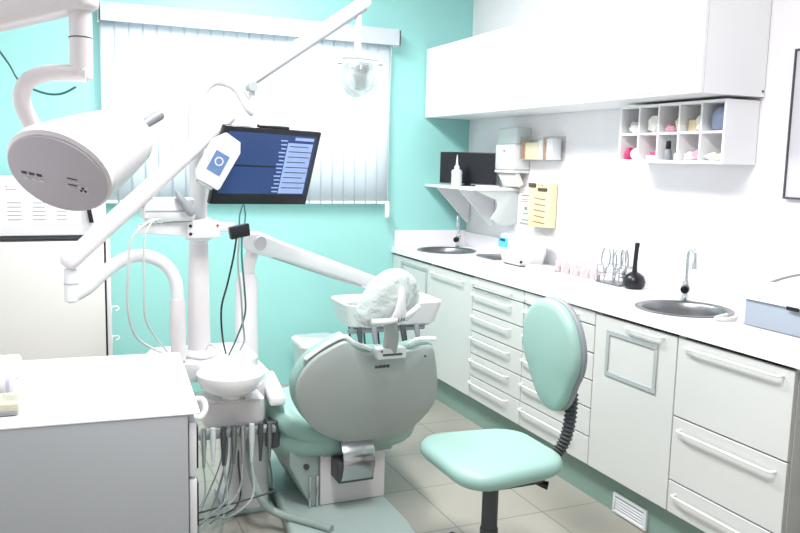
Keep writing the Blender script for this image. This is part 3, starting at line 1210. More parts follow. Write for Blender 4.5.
for xx in (-0.3, 0.24):
    b = nb()
    for yy in (4.46, 4.87):
        cyl(b, (xx, yy, 1.0405), (xx, yy, 1.066), 0.014, n=12)
    obj('foot', b, 'black', t)
b = nb()
box(b, -0.19, -0.14, 4.4085, 4.412, 1.295, 1.299)
box(b, -0.19, -0.182, 4.4085, 4.412, 1.307, 1.314)
obj('badge', b, 'slot', t)
b = nb()
obox(b, (0.193, 4.39, 1.178), (0.022, 0, 0), (0, 0.02, 0), (0.016, 0, -0.095), 0.003)
obj('latch_strap', b, 'black', t)

# white pedal bin by the back wall
t = thing('pedal_bin', 'white lidded bin by the teal wall behind the dental chair', 'bin', (1.52, 4.72, 0))
b = nb()
loft(b, [rr3(1.52, 4.72, 0.22, 0.22, 0.04, 0.001), rr3(1.52, 4.72, 0.225, 0.225, 0.04, 0.02), rr3(1.52, 4.72, 0.265, 0.265, 0.045, 0.335)])
obj('tub', b, 'enamel', t)
b = nb()
loft(b, [rr3(1.52, 4.72, 0.285, 0.285, 0.05, 0.337), rr3(1.52, 4.72, 0.29, 0.29, 0.05, 0.345), rr3(1.52, 4.72, 0.285, 0.285, 0.05, 0.362), rr3(1.52, 4.72, 0.25, 0.25, 0.045, 0.375)])
obj('lid', b, 'porcelain', t)
b = nb()
box(b, 1.48, 1.56, 4.585, 4.61, 0.012, 0.022, 0.003)
obj('pedal', b, 'dark_grey', t)

# ================================================================ FOREGROUND CART
A = math.radians(-3.9)
t = thing('mobile_cart', 'white-topped grey cabinet cart at the lower left in the foreground', 'cart', (0.134, 2.485, 0), A)


def L(b):
    return b


b = nb()
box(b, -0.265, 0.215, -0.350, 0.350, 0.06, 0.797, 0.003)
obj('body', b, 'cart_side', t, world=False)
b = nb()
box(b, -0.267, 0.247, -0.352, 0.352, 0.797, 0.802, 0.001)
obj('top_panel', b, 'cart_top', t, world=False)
zz = [0.09, 0.27, 0.45, 0.615, 0.775]
for k in range(4):
    b = nb()
    box(b, 0.218, 0.238, -0.34, 0.34, zz[k] + 0.004, zz[k + 1] - 0.004, 0.004)
    d = obj('drawer', b, 'enamel', t, world=False)
    b = nb()
    box(b, 0.238, 0.244, -0.325, -0.28, zz[k] + 0.02, zz[k + 1] - 0.02, 0.002)
    obj('grip_recess', b, 'black', d, world=False)
b = nb()
for xx, yy in ((-0.2, -0.3), (0.2, -0.3), (-0.2, 0.3), (0.2, 0.3)):
    cb = nb()
    cyl(cb, (xx - 0.012, yy, 0.027), (xx + 0.012, yy, 0.027), 0.027, n=20, bev=0.003)
    cyl(cb, (xx, yy, 0.03), (xx, yy, 0.062), 0.008, n=10)
    obj('caster', cb, 'black', t, world=False)
b.free()
b = nb()
tube(b, [(0.24, -0.10, 0.76), (0.275, -0.11, 0.765), (0.285, -0.12, 0.74), (0.272, -0.125, 0.715), (0.25, -0.125, 0.72)], 0.009, 10)
box(b, 0.236, 0.246, -0.13, -0.09, 0.70, 0.775, 0.003)
obj('hook', b, 'porcelain', t, world=False)
b = nb()
cyl(b, (-0.265, -0.30, 0.73), (-0.285, -0.31, 0.73), 0.02, n=16, bev=0.004)
obj('side_knob', b, 'mid_grey', t, world=False)

t = thing('dispenser_box', 'white raised box on the far left corner of the cart', 'box', (-0.10, 2.83, 0.802))
b = nb()
box(b, -0.26, -0.092, 2.62, 2.80, 0.8025, 0.832, 0.006)
obj('body', b, 'porcelain', t)
b = nb()
box(b, -0.255, -0.097, 2.625, 2.795, 0.832, 0.838, 0.002)
obj('lid', b, 'porcelain', t)
t = thing('cotton_dispenser', 'translucent olive-grey dispenser at the left edge of the cart top', 'dispenser', (-0.13, 2.33, 0.802))
b = nb()
box(b, -0.19, -0.084, 2.24, 2.36, 0.8025, 0.835, 0.006)
obj('body', b, 'olive_plastic', t)
b = nb()
box(b, -0.13, -0.09, 2.236, 2.242, 0.808, 0.815, 0.001)
obj('slot', b, 'mid_grey', t)
b = nb()
box(b, -0.125, -0.086, 2.27, 2.33, 0.835, 0.842, 0.002)
obj('lid', b, 'clear_plastic', t)
t = thing('clamp_jar', 'short grey jar lying behind the olive-grey dispenser on the cart', 'jar', (-0.13, 2.49, 0.802))
b = nb()
cyl(b, (-0.19, 2.47, 0.8275), (-0.10, 2.47, 0.8275), 0.025, n=20, bev=0.005)
obj('body', b, 'hose', t)
b = nb()
cyl(b, (-0.125, 2.47, 0.8275), (-0.115, 2.47, 0.8275), 0.0255, n=20)
obj('band', b, 'cap_grey', t)

# ================================================================ X-RAY HEAD
t = thing('xray_unit', 'white barrel X-ray head with a grey end cap on its wall arm, upper left', 'x-ray unit', (-0.93, 2.24, 1.5))
XU, XF = cu, cf
fc = V(0.018, 1.551, 1.443)
nrm = (cr * -0.13 + cu * -0.73 + cf * -0.67).normalized()      # the grey cap faces the operator and the floor
mj = (cr - nrm * cr.dot(nrm)).normalized()
ang = math.radians(-9)
mn = nrm.cross(mj)
mj, mn = mj * math.cos(ang) + mn * math.sin(ang), mn * math.cos(ang) - mj * math.sin(ang)


def disc(c, ra, rb, n=40):
    return [c + mj * ra * math.cos(2 * PI * k / n) + mn * rb * math.sin(2 * PI * k / n) for k in range(n)]


R0 = 0.0885
b = nb()
pts = [(fc, R0, R0 * 0.99), (fc - nrm * 0.006, R0 * 1.05, R0 * 1.05), (V(0.030, 1.585, 1.458), R0 * 1.07, R0 * 1.05), (V(0.060, 1.625, 1.474), R0 * 1.03, R0 * 0.98), (V(0.094, 1.66, 1.493), R0 * 0.93, R0 * 0.88), (V(0.126, 1.69, 1.510), R0 * 0.80, R0 * 0.78), (V(0.148, 1.71, 1.521), R0 * 0.62, R0 * 0.64), (V(0.160, 1.72, 1.527), R0 * 0.40, R0 * 0.42), (V(0.163, 1.723, 1.529), R0 * 0.15, R0 * 0.15)]
loft(b, [disc(*p_) for p_ in pts])
body = obj('tube_head', b, 'enamel_warm', t)
b = nb()
loft(b, [disc(fc + nrm * 0.0005, R0 * 0.985, R0 * 0.975), disc(fc + nrm * 0.004, R0 * 0.975, R0 * 0.965), disc(fc + nrm * 0.0055, R0 * 0.94, R0 * 0.93)])
cap = obj('end_cap', b, 'xray_grey', body, label='grey end cap')
fo = fc + nrm * 0.0062


def mark(b, u0, u1, v0, v1):
    c = fo + mj * (u0 + u1) / 2 + mn * (v0 + v1) / 2
    obox(b, c, mj * (u1 - u0), mn * (v1 - v0), nrm * 0.001)


sg = -1 if mn.z > 0 else 1      # v grows downwards in the view
bd, bl = nb(), nb()
b3 = nb()
for i in range(3):
    mark(bd, -0.064 + i * 0.0135, -0.055 + i * 0.0135, sg * 0.004, sg * 0.0095)
    mark(bl, -0.062 + i * 0.0135, -0.053 + i * 0.0135, sg * 0.016, sg * 0.022)
for i, (u0, u1) in enumerate(((0.018, 0.036), (0.018, 0.04), (0.018, 0.034), (0.014, 0.036))):
    mark(bd if i % 2 == 0 else bl, u0, u1, sg * (-0.002 + i * 0.0075), sg * (0.0 + i * 0.0075))
mark(b3, 0.036, 0.053, sg * 0.012, sg * 0.029)
obj('warning_label', b3, 'mark_light', cap)
obj('dark_lettering', bd, 'mark_dark', cap)
obj('pale_lettering', bl, 'mark_light', cap)
b = nb()
tc_ = fo + nrm * 0.001 + mj * 0.0445 + mn * sg * 0.0205
for i in range(3):
    a0 = math.radians(90 + i * 120)
    P = []
    for rr, s_ in ((0.0015, -1), (0.007, -1), (0.007, 1), (0.0015, 1)):
        a = a0 + s_ * math.radians(28)
        P.append(tc_ + mj * rr * math.cos(a) - mn * sg * rr * math.sin(a))
    prism(b, P, nrm * 0.0008)
obj('trefoil_mark', b, 'black', cap)
b = nb()
sweep(b, [V(0.165, 1.685, 1.530), V(0.198, 1.71, 1.552), V(0.214, 1.722, 1.562), V(0.216, 1.724, 1.564)], [0.008, 0.011, 0.011, 0.008], 16)
obj('aiming_knob', b, 'mid_grey', body)
b = nb()
sweep(b, [V(0.14, 1.68, 1.515), V(0.170, 1.69, 1.533)], [0.012, 0.009], 14)
obj('collar', b, 'mid_grey', body)
# arm: elbow down to the head, then up, then the beam to the wall
b = nb()
P = [V(0.0, 1.66, 1.50), V(-0.022, 1.672, 1.53), V(-0.037, 1.68, 1.565), V(-0.038, 1.682, 1.59), V(-0.025, 1.68, 1.614), V(0.005, 1.668, 1.626), V(0.035, 1.655, 1.628), V(0.075, 1.642, 1.6275)]
sweep(b, smoothpath(P, 4), 0.0155, 16)
elbow = obj('elbow_pipe', b, 'enamel_warm', t)
b = nb()
cyl(b, (0.064, 1.65, 1.618), (0.066, 1.66, 1.79), 0.0205, n=24, bev=0.003)
obj('drop_pipe', b, 'enamel_warm', t)
b = nb()
cyl(b, (0.0645, 1.6545, 1.692), (0.0645, 1.6546, 1.694), 0.0212, n=24)
obj('joint_ring', b, 'dark_grey', t)
b = nb()
BA, BB = V(0.085, 1.635, 1.776), V(XL + 0.03, 2.24, 1.535)
obox(b, (BA + BB) / 2, BB - BA, V(0.036, 0.038, 0), V(0, 0, 0.062), 0.01)
obj('beam', b, 'enamel_warm', t)
b = nb()
box(b, XL + 0.002, XL + 0.03, 2.12, 2.36, 1.38, 1.70, 0.008)
obj('wall_plate', b, 'enamel_warm', t)
b = nb()
tube(b, [(-0.105, 1.72, 1.70), (-0.085, 1.73, 1.68), (-0.06, 1.73, 1.645), (-0.04, 1.71, 1.61), (0.0, 1.70, 1.592), (0.03, 1.69, 1.592), (0.055, 1.675, 1.605)], 0.0022, 8)
obj('cable', b, 'cord_teal', t)

# ================================================================ TREATMENT UNIT (column, spittoon, hoses)
t = thing('spittoon_unit', 'white spittoon unit with a round basin between the cart and the chair', 'spittoon', (0.62, 3.15, 0))
b = nb()
loft(b, [rr3(0.56, 3.27, 0.40, 0.26, 0.05, 0.60), rr3(0.56, 3.27, 0.42, 0.28, 0.06, 0.62), rr3(0.56, 3.27, 0.42, 0.28, 0.06, 0.675), rr3(0.56, 3.27, 0.39, 0.25, 0.05, 0.69)])
obj('deck', b, 'enamel', t)
b = nb()
loft(b, [rr3(0.65, 3.14, 0.23, 0.17, 0.03, 0.43), rr3(0.65, 3.14, 0.25, 0.19, 0.035, 0.45), rr3(0.65, 3.14, 0.24, 0.19, 0.035, 0.53), rr3(0.635, 3.10, 0.18, 0.18, 0.06, 0.548)])
bd_ = obj('basin_body', b, 'enamel_warm', t)
b = nb()
for xx, zz_ in ((0.60, 0.585), (0.68, 0.545)):
    cyl(b, (xx, 3.035, zz_), (xx, 3.028, zz_), 0.006, n=12)
obj('button', b, 'red', bd_)
b = nb()
loft(b, [rr3(0.74, 3.32, 0.17, 0.26, 0.03, 0.02), rr3(0.74, 3.32, 0.17, 0.26, 0.03, 0.60)])
obj('pedestal', b, 'enamel', t)
b = nb()
lathe(b, [(0, 0.545), (0.035, 0.545), (0.04, 0.565), (0.08, 0.574), (0.115, 0.60), (0.13, 0.635), (0.131, 0.652), (0.127, 0.656), (0.122, 0.650), (0.105, 0.615), (0.06, 0.59), (0.0, 0.585)], (0.632, 3.05, 0), 48)
obj('basin', b, 'porcelain', t)
b = nb()
tube(b, [(0.56, 3.15, 0.68), (0.56, 3.14, 0.735), (0.575, 3.11, 0.745), (0.59, 3.085, 0.715)], 0.005, 10)
obj('water_spout', b, 'chrome', t)
b = nb()
box(b, 0.50, 0.80, 3.0, 3.045, 0.405, 0.43, 0.005)
hb = obj('holder_bar', b, 'mid_grey', t)
hx_ = [0.515, 0.55, 0.59, 0.63, 0.665, 0.70, 0.735, 0.77]
for i, xx in enumerate(hx_):
    b = nb()
    sweep(b, [V(xx, 2.99, 0.455), V(xx, 2.99, 0.40), V(xx, 2.992, 0.34), V(xx, 2.995, 0.30)], [0.011, 0.012, 0.008, 0.006], 12)
    hp = obj('handpiece', b, ['steel', 'milky_plastic', 'dark_grey', 'steel_brushed'][i % 4], t)
    if i in (1, 3, 6):
        continue
    b = nb()
    ph = i * 1.3
    sag = 0.05 + 0.05 * ((i * 5) % 4) / 3
    tube(b, [(xx, 2.995, 0.305), (xx + 0.02 * math.sin(ph), 2.97, 0.20), (xx - 0.04 + 0.06 * math.sin(ph), 2.95, 0.08 + sag), (0.50 + 0.02 * i * math.cos(ph), 3.0, 0.03 + 0.01 * i), (0.52 + 0.02 * i, 3.12, 0.06), (0.62 + 0.01 * i, 3.19, 0.25), (0.62 + 0.01 * i, 3.19, 0.44)], 0.0032 + 0.0008 * (i % 3), 8)
    obj('hose', b, ['cord_grey', 'cord_hose', 'cord_grey', 'dark_grey'][i % 4], hp)
b = nb()
cyl(b, (0.80, 3.06, 0.33), (0.80, 3.06, 0.44), 0.03, n=20, bev=0.004)
obj('filter_cup', b, 'dark_grey', t)
b = nb()
tube(b, [(0.72, 3.12, 0.42), (0.70, 3.06, 0.30), (0.74, 3.0, 0.14), (0.80, 2.98, 0.08), (0.90, 2.86, 0.075), (0.96, 2.78, 0.074)], 0.016, 12)
obj('supply_duct', b, 'duct', t)
b = nb()
box(b, 0.64, 0.84, 3.18, 3.46, 0.0, 0.022, 0.006)
obj('foot_plate', b, 'enamel_grey', t)

# main column with hub, light arm pipe
t = thing('lamp_column', 'white pole rising from the spittoon unit and curving over at its top', 'pole', (0.536, 3.2, 0.69))
b = nb()
lathe(b, [(0, 0.6905), (0.066, 0.6905), (0.07, 0.70), (0.06, 0.715), (0.045, 0.72)], (0.536, 3.2, 0), 28)
obj('flange', b, 'enamel', t)
b = nb()
P = [V(0.536, 3.2, 0.715), V(0.537, 3.2, 1.14)]
sweep(b, P, [0.046, 0.037], 24)
obj('lower_pole', b, 'enamel_warm', t)
b = nb()
P = [V(0.538, 3.2, 1.14), V(0.538, 3.2, 1.30), V(0.535, 3.2, 1.45), V(0.528, 3.2, 1.56), V(0.532, 3.2, 1.66), V(0.556, 3.2, 1.735), V(0.60, 3.2, 1.772), V(0.65, 3.19, 1.768), V(0.69, 3.18, 1.74), V(0.712, 3.17, 1.70), V(0.73, 3.16, 1.668), V(0.748, 3.16, 1.655)]
sp = smoothpath(P, 4)
sweep(b, sp, [0.036 - 0.017 * min(1, i / (len(sp) * 0.7)) for i in range(len(sp))], 20)
obj('curved_pipe', b, 'enamel', t)
b = nb()
cyl(b, (0.538, 3.2, 1.155), (0.538, 3.2, 1.24), 0.052, n=28, bev=0.006)
hub = obj('hub', b, 'enamel', t)
b = nb()
for zz_ in (1.182, 1.212):
    cyl(b, (0.515, 3.155, zz_), (0.514, 3.147, zz_), 0.006, n=10)
obj('hub_screw', b, 'black', hub)
b = nb()
sweep(b, smoothpath([V(0.748, 3.16, 1.65), V(0.745, 3.16, 1.69), V(0.735, 3.15, 1.745)], 3), [0.017, 0.016, 0.015, 0.015, 0.015, 0.015, 0.014], 14)
obj('riser', b, 'enamel', t)

t = thing('surgical_light', 'white spring arm carrying the clear-shielded dental lamp below the ceiling', 'dental lamp', (0.73, 3.15, 1.76))
a0, a1 = V(0.715, 3.15, 1.772), V(1.205, 3.15, 2.12)
d = (a1 - a0).normalized()
up = V(-d.z, 0, d.x)
b = nb()
sec = rrect(0.046, 0.052, 0.012, 3)
ring0 = [a0 + V(0, 1, 0) * p_[0] + up * p_[1] for p_ in sec]
ring1 = [a1 + V(0, 1, 0) * p_[0] * 0.9 + up * p_[1] * 0.9 for p_ in sec]
loft(b, [[a0 - d * 0.012 + (q - a0) * 0.7 for q in ring0], ring0, ring1, [a1 + d * 0.012 + (q - a1) * 0.7 for q in ring1]])
obj('spring_arm', b, 'enamel', t)
b = nb()
obox(b, (a0 + a1) / 2 - up * 0.026, d * 0.56, V(0, 0.03, 0), up * 0.01, 0.003)
obj('arm_channel', b, 'mid_grey', t)
b = nb()
cyl(b, (0.735, 3.12, 1.752), (0.735, 3.18, 1.752), 0.02, n=20, bev=0.003)
obj('pivot', b, 'frame_grey', t)
b = nb()
sweep(b, smoothpath([V(1.17, 3.15, 2.085), V(1.172, 3.15, 2.04), V(1.172, 3.15, 1.95), V(1.172, 3.15, 1.895)], 3), 0.014, 14)
obj('hanger', b, 'enamel', t)
b = nb()
tube(b, [(1.085, 3.12, 1.862), (1.09, 3.13, 1.888), (1.13, 3.15, 1.896), (1.172, 3.15, 1.897), (1.22, 3.15, 1.896), (1.258, 3.13, 1.89), (1.262, 3.12, 1.868)], 0.010, 12, squash=1.0)
obj('yoke', b, 'enamel', t)
b = nb()
lathe(b, [(0.012, 1.865), (0.05, 1.868), (0.075, 1.85), (0.082, 1.82), (0.074, 1.775), (0.055, 1.745), (0.03, 1.732), (0, 1.729)], (1.172, 3.12, 0), 36)
o = obj('shield', b, 'lens_glass', t)
md = o.modifiers.new('thickness', 'SOLIDIFY')
md.thickness = 0.002
b = nb()
lathe(b, [(0, 1.86), (0.022, 1.86), (0.026, 1.83), (0.03, 1.825), (0.03, 1.812), (0.022, 1.80), (0.02, 1.765), (0.0, 1.76)], (1.172, 3.12, 0), 24)
obj('lamp_socket', b, 'frame_grey', t)
b = nb()
for k in range(6):
    x = 1.15 + k * 0.009
    box(b, x, x + 0.003, 3.089, 3.096, 1.83, 1.862)
obj('cooling_fin', b, 'mid_grey', t)
b = nb()
lathe(b, [(0.024, 1.808), (0.04, 1.80), (0.047, 1.785), (0.04, 1.777), (0.0, 1.775)], (1.172, 3.12, 0), 24)
obj('reflector', b, 'clear_plastic', t)

# tray bracket on the column
t = thing('accessory_bracket', 'white bracket arm clamped round the pole, reaching left', 'bracket', (0.45, 3.15, 1.2))
b = nb()
prism(b, [(0.30, 3.09, 1.195), (0.30, 3.09, 1.225), (0.47, 3.09, 1.237), (0.49, 3.09, 1.237), (0.49, 3.09, 1.18), (0.46, 3.09, 1.18)], (0, 0.045, 0), 0.006)
obj('arm', b, 'enamel', t)
b = nb()
box(b, 0.476, 0.60, 3.075, 3.142, 1.172, 1.238, 0.007)
cl = obj('clamp', b, 'enamel', t)
b = nb()
for xx, zz_ in ((0.487, 1.22), (0.487, 1.19)):
    cyl(b, (xx, 3.077, zz_), (xx, 3.07, zz_), 0.006, n=10)
obj('screw', b, 'black', cl)
b = nb()
cyl(b, (0.588, 3.077, 1.222), (0.588, 3.07, 1.222), 0.0045, n=10)
obj('indicator', b, 'red', cl)
b = nb()
box(b, 0.60, 0.66, 3.09, 3.13, 1.195, 1.23, 0.005)
obj('side_lug', b, 'enamel', t)
t = thing('syringe_holder', 'small white instrument tray standing on the bracket arm', 'tray', (0.40, 3.11, 1.24))
b = nb()
loft(b, [rr3(0.41, 3.11, 0.17, 0.08, 0.02, 1.239), rr3(0.41, 3.11, 0.19, 0.10, 0.02, 1.252), rr3(0.41, 3.11, 0.19, 0.10, 0.02, 1.318), rr3(0.41, 3.11, 0.18, 0.09, 0.02, 1.325)])
o = obj('cup', b, 'enamel', t)
b = nb()
box(b, 0.325, 0.495, 3.057, 3.061, 1.276, 1.279)
obj('seam', b, 'mid_grey', o)
b = nb()
sweep(b, smoothpath([V(0.43, 3.05, 1.352), V(0.447, 3.045, 1.325), V(0.47, 3.04, 1.295), V(0.492, 3.036, 1.265)], 3), [0.002, 0.006, 0.011, 0.014, 0.015, 0.016, 0.017, 0.017, 0.018, 0.013], 14)
solo('scaler_handpiece', b, 'mid_grey', 'grey pointed handpiece leaning in front of the instrument tray', 'handpiece')
b = nb()
tube(b, [(0.36, 3.05, 1.235), (0.35, 3.04, 1.247), (0.31, 3.03, 1.225), (0.27, 3.03, 1.17), (0.26, 3.06, 1.05), (0.262, 3.12, 0.90), (0.30, 3.18, 0.78), (0.40, 3.24, 0.70)], 0.005, 8)
solo('air_hose', b, 'hose', 'pale hose looping left off the bracket arm down to the deck, outer one', 'hose')
b = nb()
tube(b, [(0.375, 3.045, 1.235), (0.37, 3.035, 1.25), (0.34, 3.03, 1.235), (0.315, 3.03, 1.17), (0.318, 3.08, 1.0), (0.33, 3.14, 0.85), (0.42, 3.26, 0.70)], 0.004, 8)
solo('air_hose', b, 'hose', 'pale hose hanging left of the pole, nearer the pole of the two', 'hose')

# articulated arm holding control box and screen
t = thing('equipment_stand', 'thick white jointed arm on a bent pipe holding the screen, left of the pole', 'arm', (0.45, 3.15, 0.69))
b = nb()
P = [V(0.448, 3.15, 0.69), V(0.448, 3.15, 0.93)]
sweep(b, [P[0], V(0.448, 3.15, 0.76), V(0.448, 3.15, 0.80), P[1]], [0.030, 0.029, 0.031, 0.029], 20)
obj('socket', b, 'enamel_warm', t)
b = nb()
P = [V(0.448, 3.15, 0.92), V(0.444, 3.15, 0.99), V(0.425, 3.15, 1.04), V(0.385, 3.15, 1.082), V(0.32, 3.15, 1.105), V(0.25, 3.14, 1.092), V(0.18, 3.13, 1.045), V(0.125, 3.12, 0.995), V(0.075, 3.11, 0.968), V(0.06, 3.11, 0.965)]
sweep(b, smoothpath(P, 4), 0.0245, 18)
obj('bent_pipe', b, 'enamel', t)
b = nb()
cyl(b, (0.068, 3.10, 0.948), (0.068, 3.10, 1.07), 0.024, n=20, bev=0.004)
kn = obj('knuckle', b, 'enamel', t)
b = nb()
cyl(b, (0.068, 3.10, 1.012), (0.068, 3.10, 1.017), 0.0255, n=20)
obj('joint_ring', b, 'frame_grey', kn)
a0, a1 = V(0.06, 3.08, 1.095), V(0.63, 3.06, 1.635)
d = (a1 - a0).normalized()
up = V(-d.z, 0, d.x)
b = nb()
sec = rrect(0.06, 0.066, 0.024, 4)


def arm_ring(c, s):
    return [c + V(0, 1, 0) * p_[0] * s + up * p_[1] * s for p_ in sec]


loft(b, [arm_ring(a0 - d * 0.02, 0.5), arm_ring(a0 - d * 0.008, 0.9), arm_ring(a0 + d * 0.01, 1.0), arm_ring(a1 - d * 0.02, 0.92), arm_ring(a1 + d * 0.004, 0.85), arm_ring(a1 + d * 0.015, 0.5)])
obj('upper_arm', b, 'enamel_warm', t)
b = nb()
obox(b, a1 - d * 0.06 - up * 0.037, d * 0.07, V(0, 0.04, 0), up * 0.02, 0.004)
obj('end_bracket', b, 'mid_grey', t)
t2 = thing('control_box', 'white tilted control box with a blue picture label at the end of the thick arm', 'control box', (0.57, 3.0, 1.38))
c0 = V(0.575, 2.99, 1.470)
u_, v_ = V(0.083, 0.012, -0.052), V(0.082, 0.0, 0.150)
u_ = u_ - v_ * (u_.dot(v_) / v_.dot(v_))
n_ = u_.cross(v_).normalized()
if n_.y > 0:
    n_ = -n_
uu, vv = u_.normalized(), v_.normalized()
b = nb()
P = [c0 + uu * a + vv * c_ for a, c_ in ((-0.054, -0.078), (-0.038, -0.1), (0.049, -0.1), (0.054, -0.092), (0.058, 0.06), (0.039, 0.095), (-0.022, 0.1), (-0.054, 0.054))]
prism(b, [p_ - n_ * 0.018 for p_ in P], n_ * 0.036, 0.006)
bx = obj('casing', b, 'enamel', t2)
b = nb()
obox(b, c0 + vv * -0.012 + n_ * 0.0195, uu * 0.056, vv * 0.078, n_ * 0.002)
lb = obj('picture_label', b, 'leaf_blue', bx, label='blue picture label')
b = nb()
for k in range(14):
    a = 2 * PI * k / 14
    q = c0 + vv * -0.006 + n_ * 0.0212
    a2 = 2 * PI * (k + 1) / 14
    prism(b, [q + (uu * math.cos(a) + vv * math.sin(a)) * 0.012, q + (uu * math.cos(a2) + vv * math.sin(a2)) * 0.012, q + (uu * math.cos(a2) + vv * math.sin(a2)) * 0.017, q + (uu * math.cos(a) + vv * math.sin(a)) * 0.017], n_ * 0.0008)
obj('ring_emblem', b, 'mark_light', lb)
b = nb()
obox(b, c0 + vv * -0.104, uu * 0.06, vv * 0.012, n_ * 0.025, 0.002)
obj('grille_foot', b, 'frame_grey', bx)

# screen
t = thing('tilted_monitor', 'black-framed computer screen with a blue menu, held tilted before the blind', 'monitor', (0.77, 3.12, 1.29))
mc = V(0.789, 3.10, 1.444)
mu, mv = V(0.4188, 0.1452, -0.0095), V(-0.0481, 0.0563, -0.2934)
nn = mu.cross(mv).normalized()
if nn.dot(cf) > 0:
    nn = -nn
mun, mvn = mu.normalized(), mv.normalized()
W2, H2 = 0.2217, 0.1513
b = nb()
obox(b, mc - nn * 0.014, mun * W2 * 2, mvn * H2 * 2, nn * 0.024, 0.004)
obj('housing', b, 'screen_bezel', t)
b = nb()
obox(b, mc - nn * 0.035, mun * 0.26, mvn * 0.18, nn * 0.02, 0.006)
obox(b, mc - nn * 0.02 - mvn * (H2 + 0.004), mun * 0.14, mvn * 0.012, nn * 0.02, 0.003)
obj('rear_bulge', b, 'black', t)
b = nb()
sw, sh = W2 - 0.022, H2 - 0.026
obox(b, mc - nn * 0.0015 - mvn * 0.006, mun * sw * 2, mvn * sh * 2, nn * 0.002)
scr = obj('display', b, 'screen', t)
b = nb()


def sbox(b, u0, u1, v0, v1, h=0.0004):
    c = mc + mun * (u0 + u1) / 2 + mvn * ((v0 + v1) / 2 - 0.006) - nn * 0.0002
    obox(b, c, mun * (u1 - u0), mvn * (v1 - v0), nn * h * 2)


sbox(b, 0.07, 0.19, -0.095, 0.11)
for k in range(14):
    z_ = -0.105 + k * 0.0158
    sbox(b, 0.035 + 0.004 * (k % 3), 0.066, z_, z_ + 0.005, 0.0006)
sbox(b, 0.1, 0.19, -0.118, -0.106)
obj('menu_list', b, 'screen_panel', scr)
b = nb()
for k in range(9):
    z_ = -0.083 + k * 0.021
    sbox(b, 0.08, 0.17 + 0.03 * ((k * 5) % 3) / 2, z_, z_ + 0.003, 0.001)
sbox(b, -0.19, 0.03, 0.0, 0.006, 0.0006)
sbox(b, -sw, sw, sh - 0.012, sh, 0.0008)
obj('menu_lines', b, 'screen_dark', scr)
b = nb()
cyl(b, mc - nn * 0.04, mc - nn * 0.04 + V(-0.16, 0.0, 0.07), 0.012, n=12)
obj('mount', b, 'dark_grey', t)

# black adapter and hanging leads
t = thing('power_adapter', 'black adapter block hooked to the right side of the bracket clamp', 'adapter', (0.66, 3.06, 1.17))
b = nb()
obox(b, (0.672, 3.08, 1.198), (0.075, 0, 0.016), (0, 0.04, 0), (-0.006, 0, 0.048), 0.005)
obj('block', b, 'black', t)
b = nb()
tube(b, [(0.672, 3.08, 1.222), (0.674, 3.08, 1.26), (0.69, 3.09, 1.30), (0.70, 3.1, 1.26), (0.692, 3.08, 1.222)], 0.003, 6)
obj('hanging_loop', b, 'cord_teal', t)
for pts, m_, lab in (
        ([(0.66, 3.07, 1.18), (0.645, 3.06, 1.10), (0.62, 3.05, 1.0), (0.60, 3.07, 0.9), (0.61, 3.1, 0.78), (0.635, 3.16, 0.70)], 'black', 'black lead hanging from the adapter closest to the pole'),
        ([(0.68, 3.07, 1.18), (0.675, 3.05, 1.10), (0.685, 3.05, 0.98), (0.69, 3.06, 0.88), (0.665, 3.09, 0.78), (0.64, 3.13, 0.70)], 'cord_teal', 'dark teal lead hanging from the adapter, rightmost of the leads'),
        ([(0.67, 3.065, 1.18), (0.66, 3.05, 1.08), (0.67, 3.04, 0.95), (0.68, 3.06, 0.85), (0.70, 3.12, 0.76), (0.70, 3.2, 0.70)], 'cord_grey', 'grey-green lead hanging between the two darker leads')):
    b = nb()
    tube(b, pts, 0.0038, 8)
    solo('hanging_lead', b, m_, lab, 'cable')

# ================================================================ BRACKET TABLE (post, arm, tray)
t = thing('bracket_table', 'white doctor tray on a long jointed arm and post behind the chair', 'tray table', (0.77, 3.4, 0))
b = nb()
sweep(b, [V(0.773, 3.4, 0.02), V(0.773, 3.4, 0.60), V(0.773, 3.4, 0.95), V(0.774, 3.4, 0.985)], [0.05, 0.050, 0.047, 0.035], 24)
obj('post', b, 'enamel_warm', t)
b = nb()
sweep(b, smoothpath([V(0.774, 3.4, 0.97), V(0.785, 3.4, 1.03), V(0.798, 3.4, 1.08), V(0.80, 3.4, 1.12)], 4), 0.027, 18)
obj('neck', b, 'enamel_warm', t)
a0, a1 = V(0.805, 3.37, 1.123), V(1.45, 3.62, 0.885)
d = (a1 - a0).normalized()
sd = V(0, 0, 1).cross(d).normalized()
up = d.cross(sd).normalized()
sec = rrect(0.062, 0.082, 0.02, 4)


def ar(c, s, s2=None):
    s2 = s if s2 is None else s2
    return [c + sd * p_[0] * s + up * p_[1] * s2 for p_ in sec]


b = nb()
loft(b, [ar(a0 - d * 0.055, 0.45), ar(a0 - d * 0.042, 0.85), ar(a0 - d * 0.015, 1.12), ar(a0 + d * 0.03, 1.12), ar(a0 + d * 0.10, 1.0), ar(a1 - d * 0.03, 0.82), ar(a1 + d * 0.03, 0.8), ar(a1 + d * 0.045, 0.5)])
am = obj('arm', b, 'enamel', t)
b = nb()
cyl(b, a0 - sd * 0.03, a0 - sd * 0.041, 0.030, n=28, bev=0.002)
obj('pivot_cap', b, 'xray_grey', am)
b = nb()
cyl(b, a1 - sd * 0.02, a1 - sd * 0.036, 0.024, n=24, bev=0.002)
obj('pivot_cap', b, 'xray_grey', am)
b = nb()
obox(b, (a0 + a1) / 2 - up * 0.037, d * 0.55, sd * 0.045, up * 0.008, 0.002)
obj('underside_channel', b, 'frame_grey', am)
b = nb()
tx, ty = 1.535, 3.66
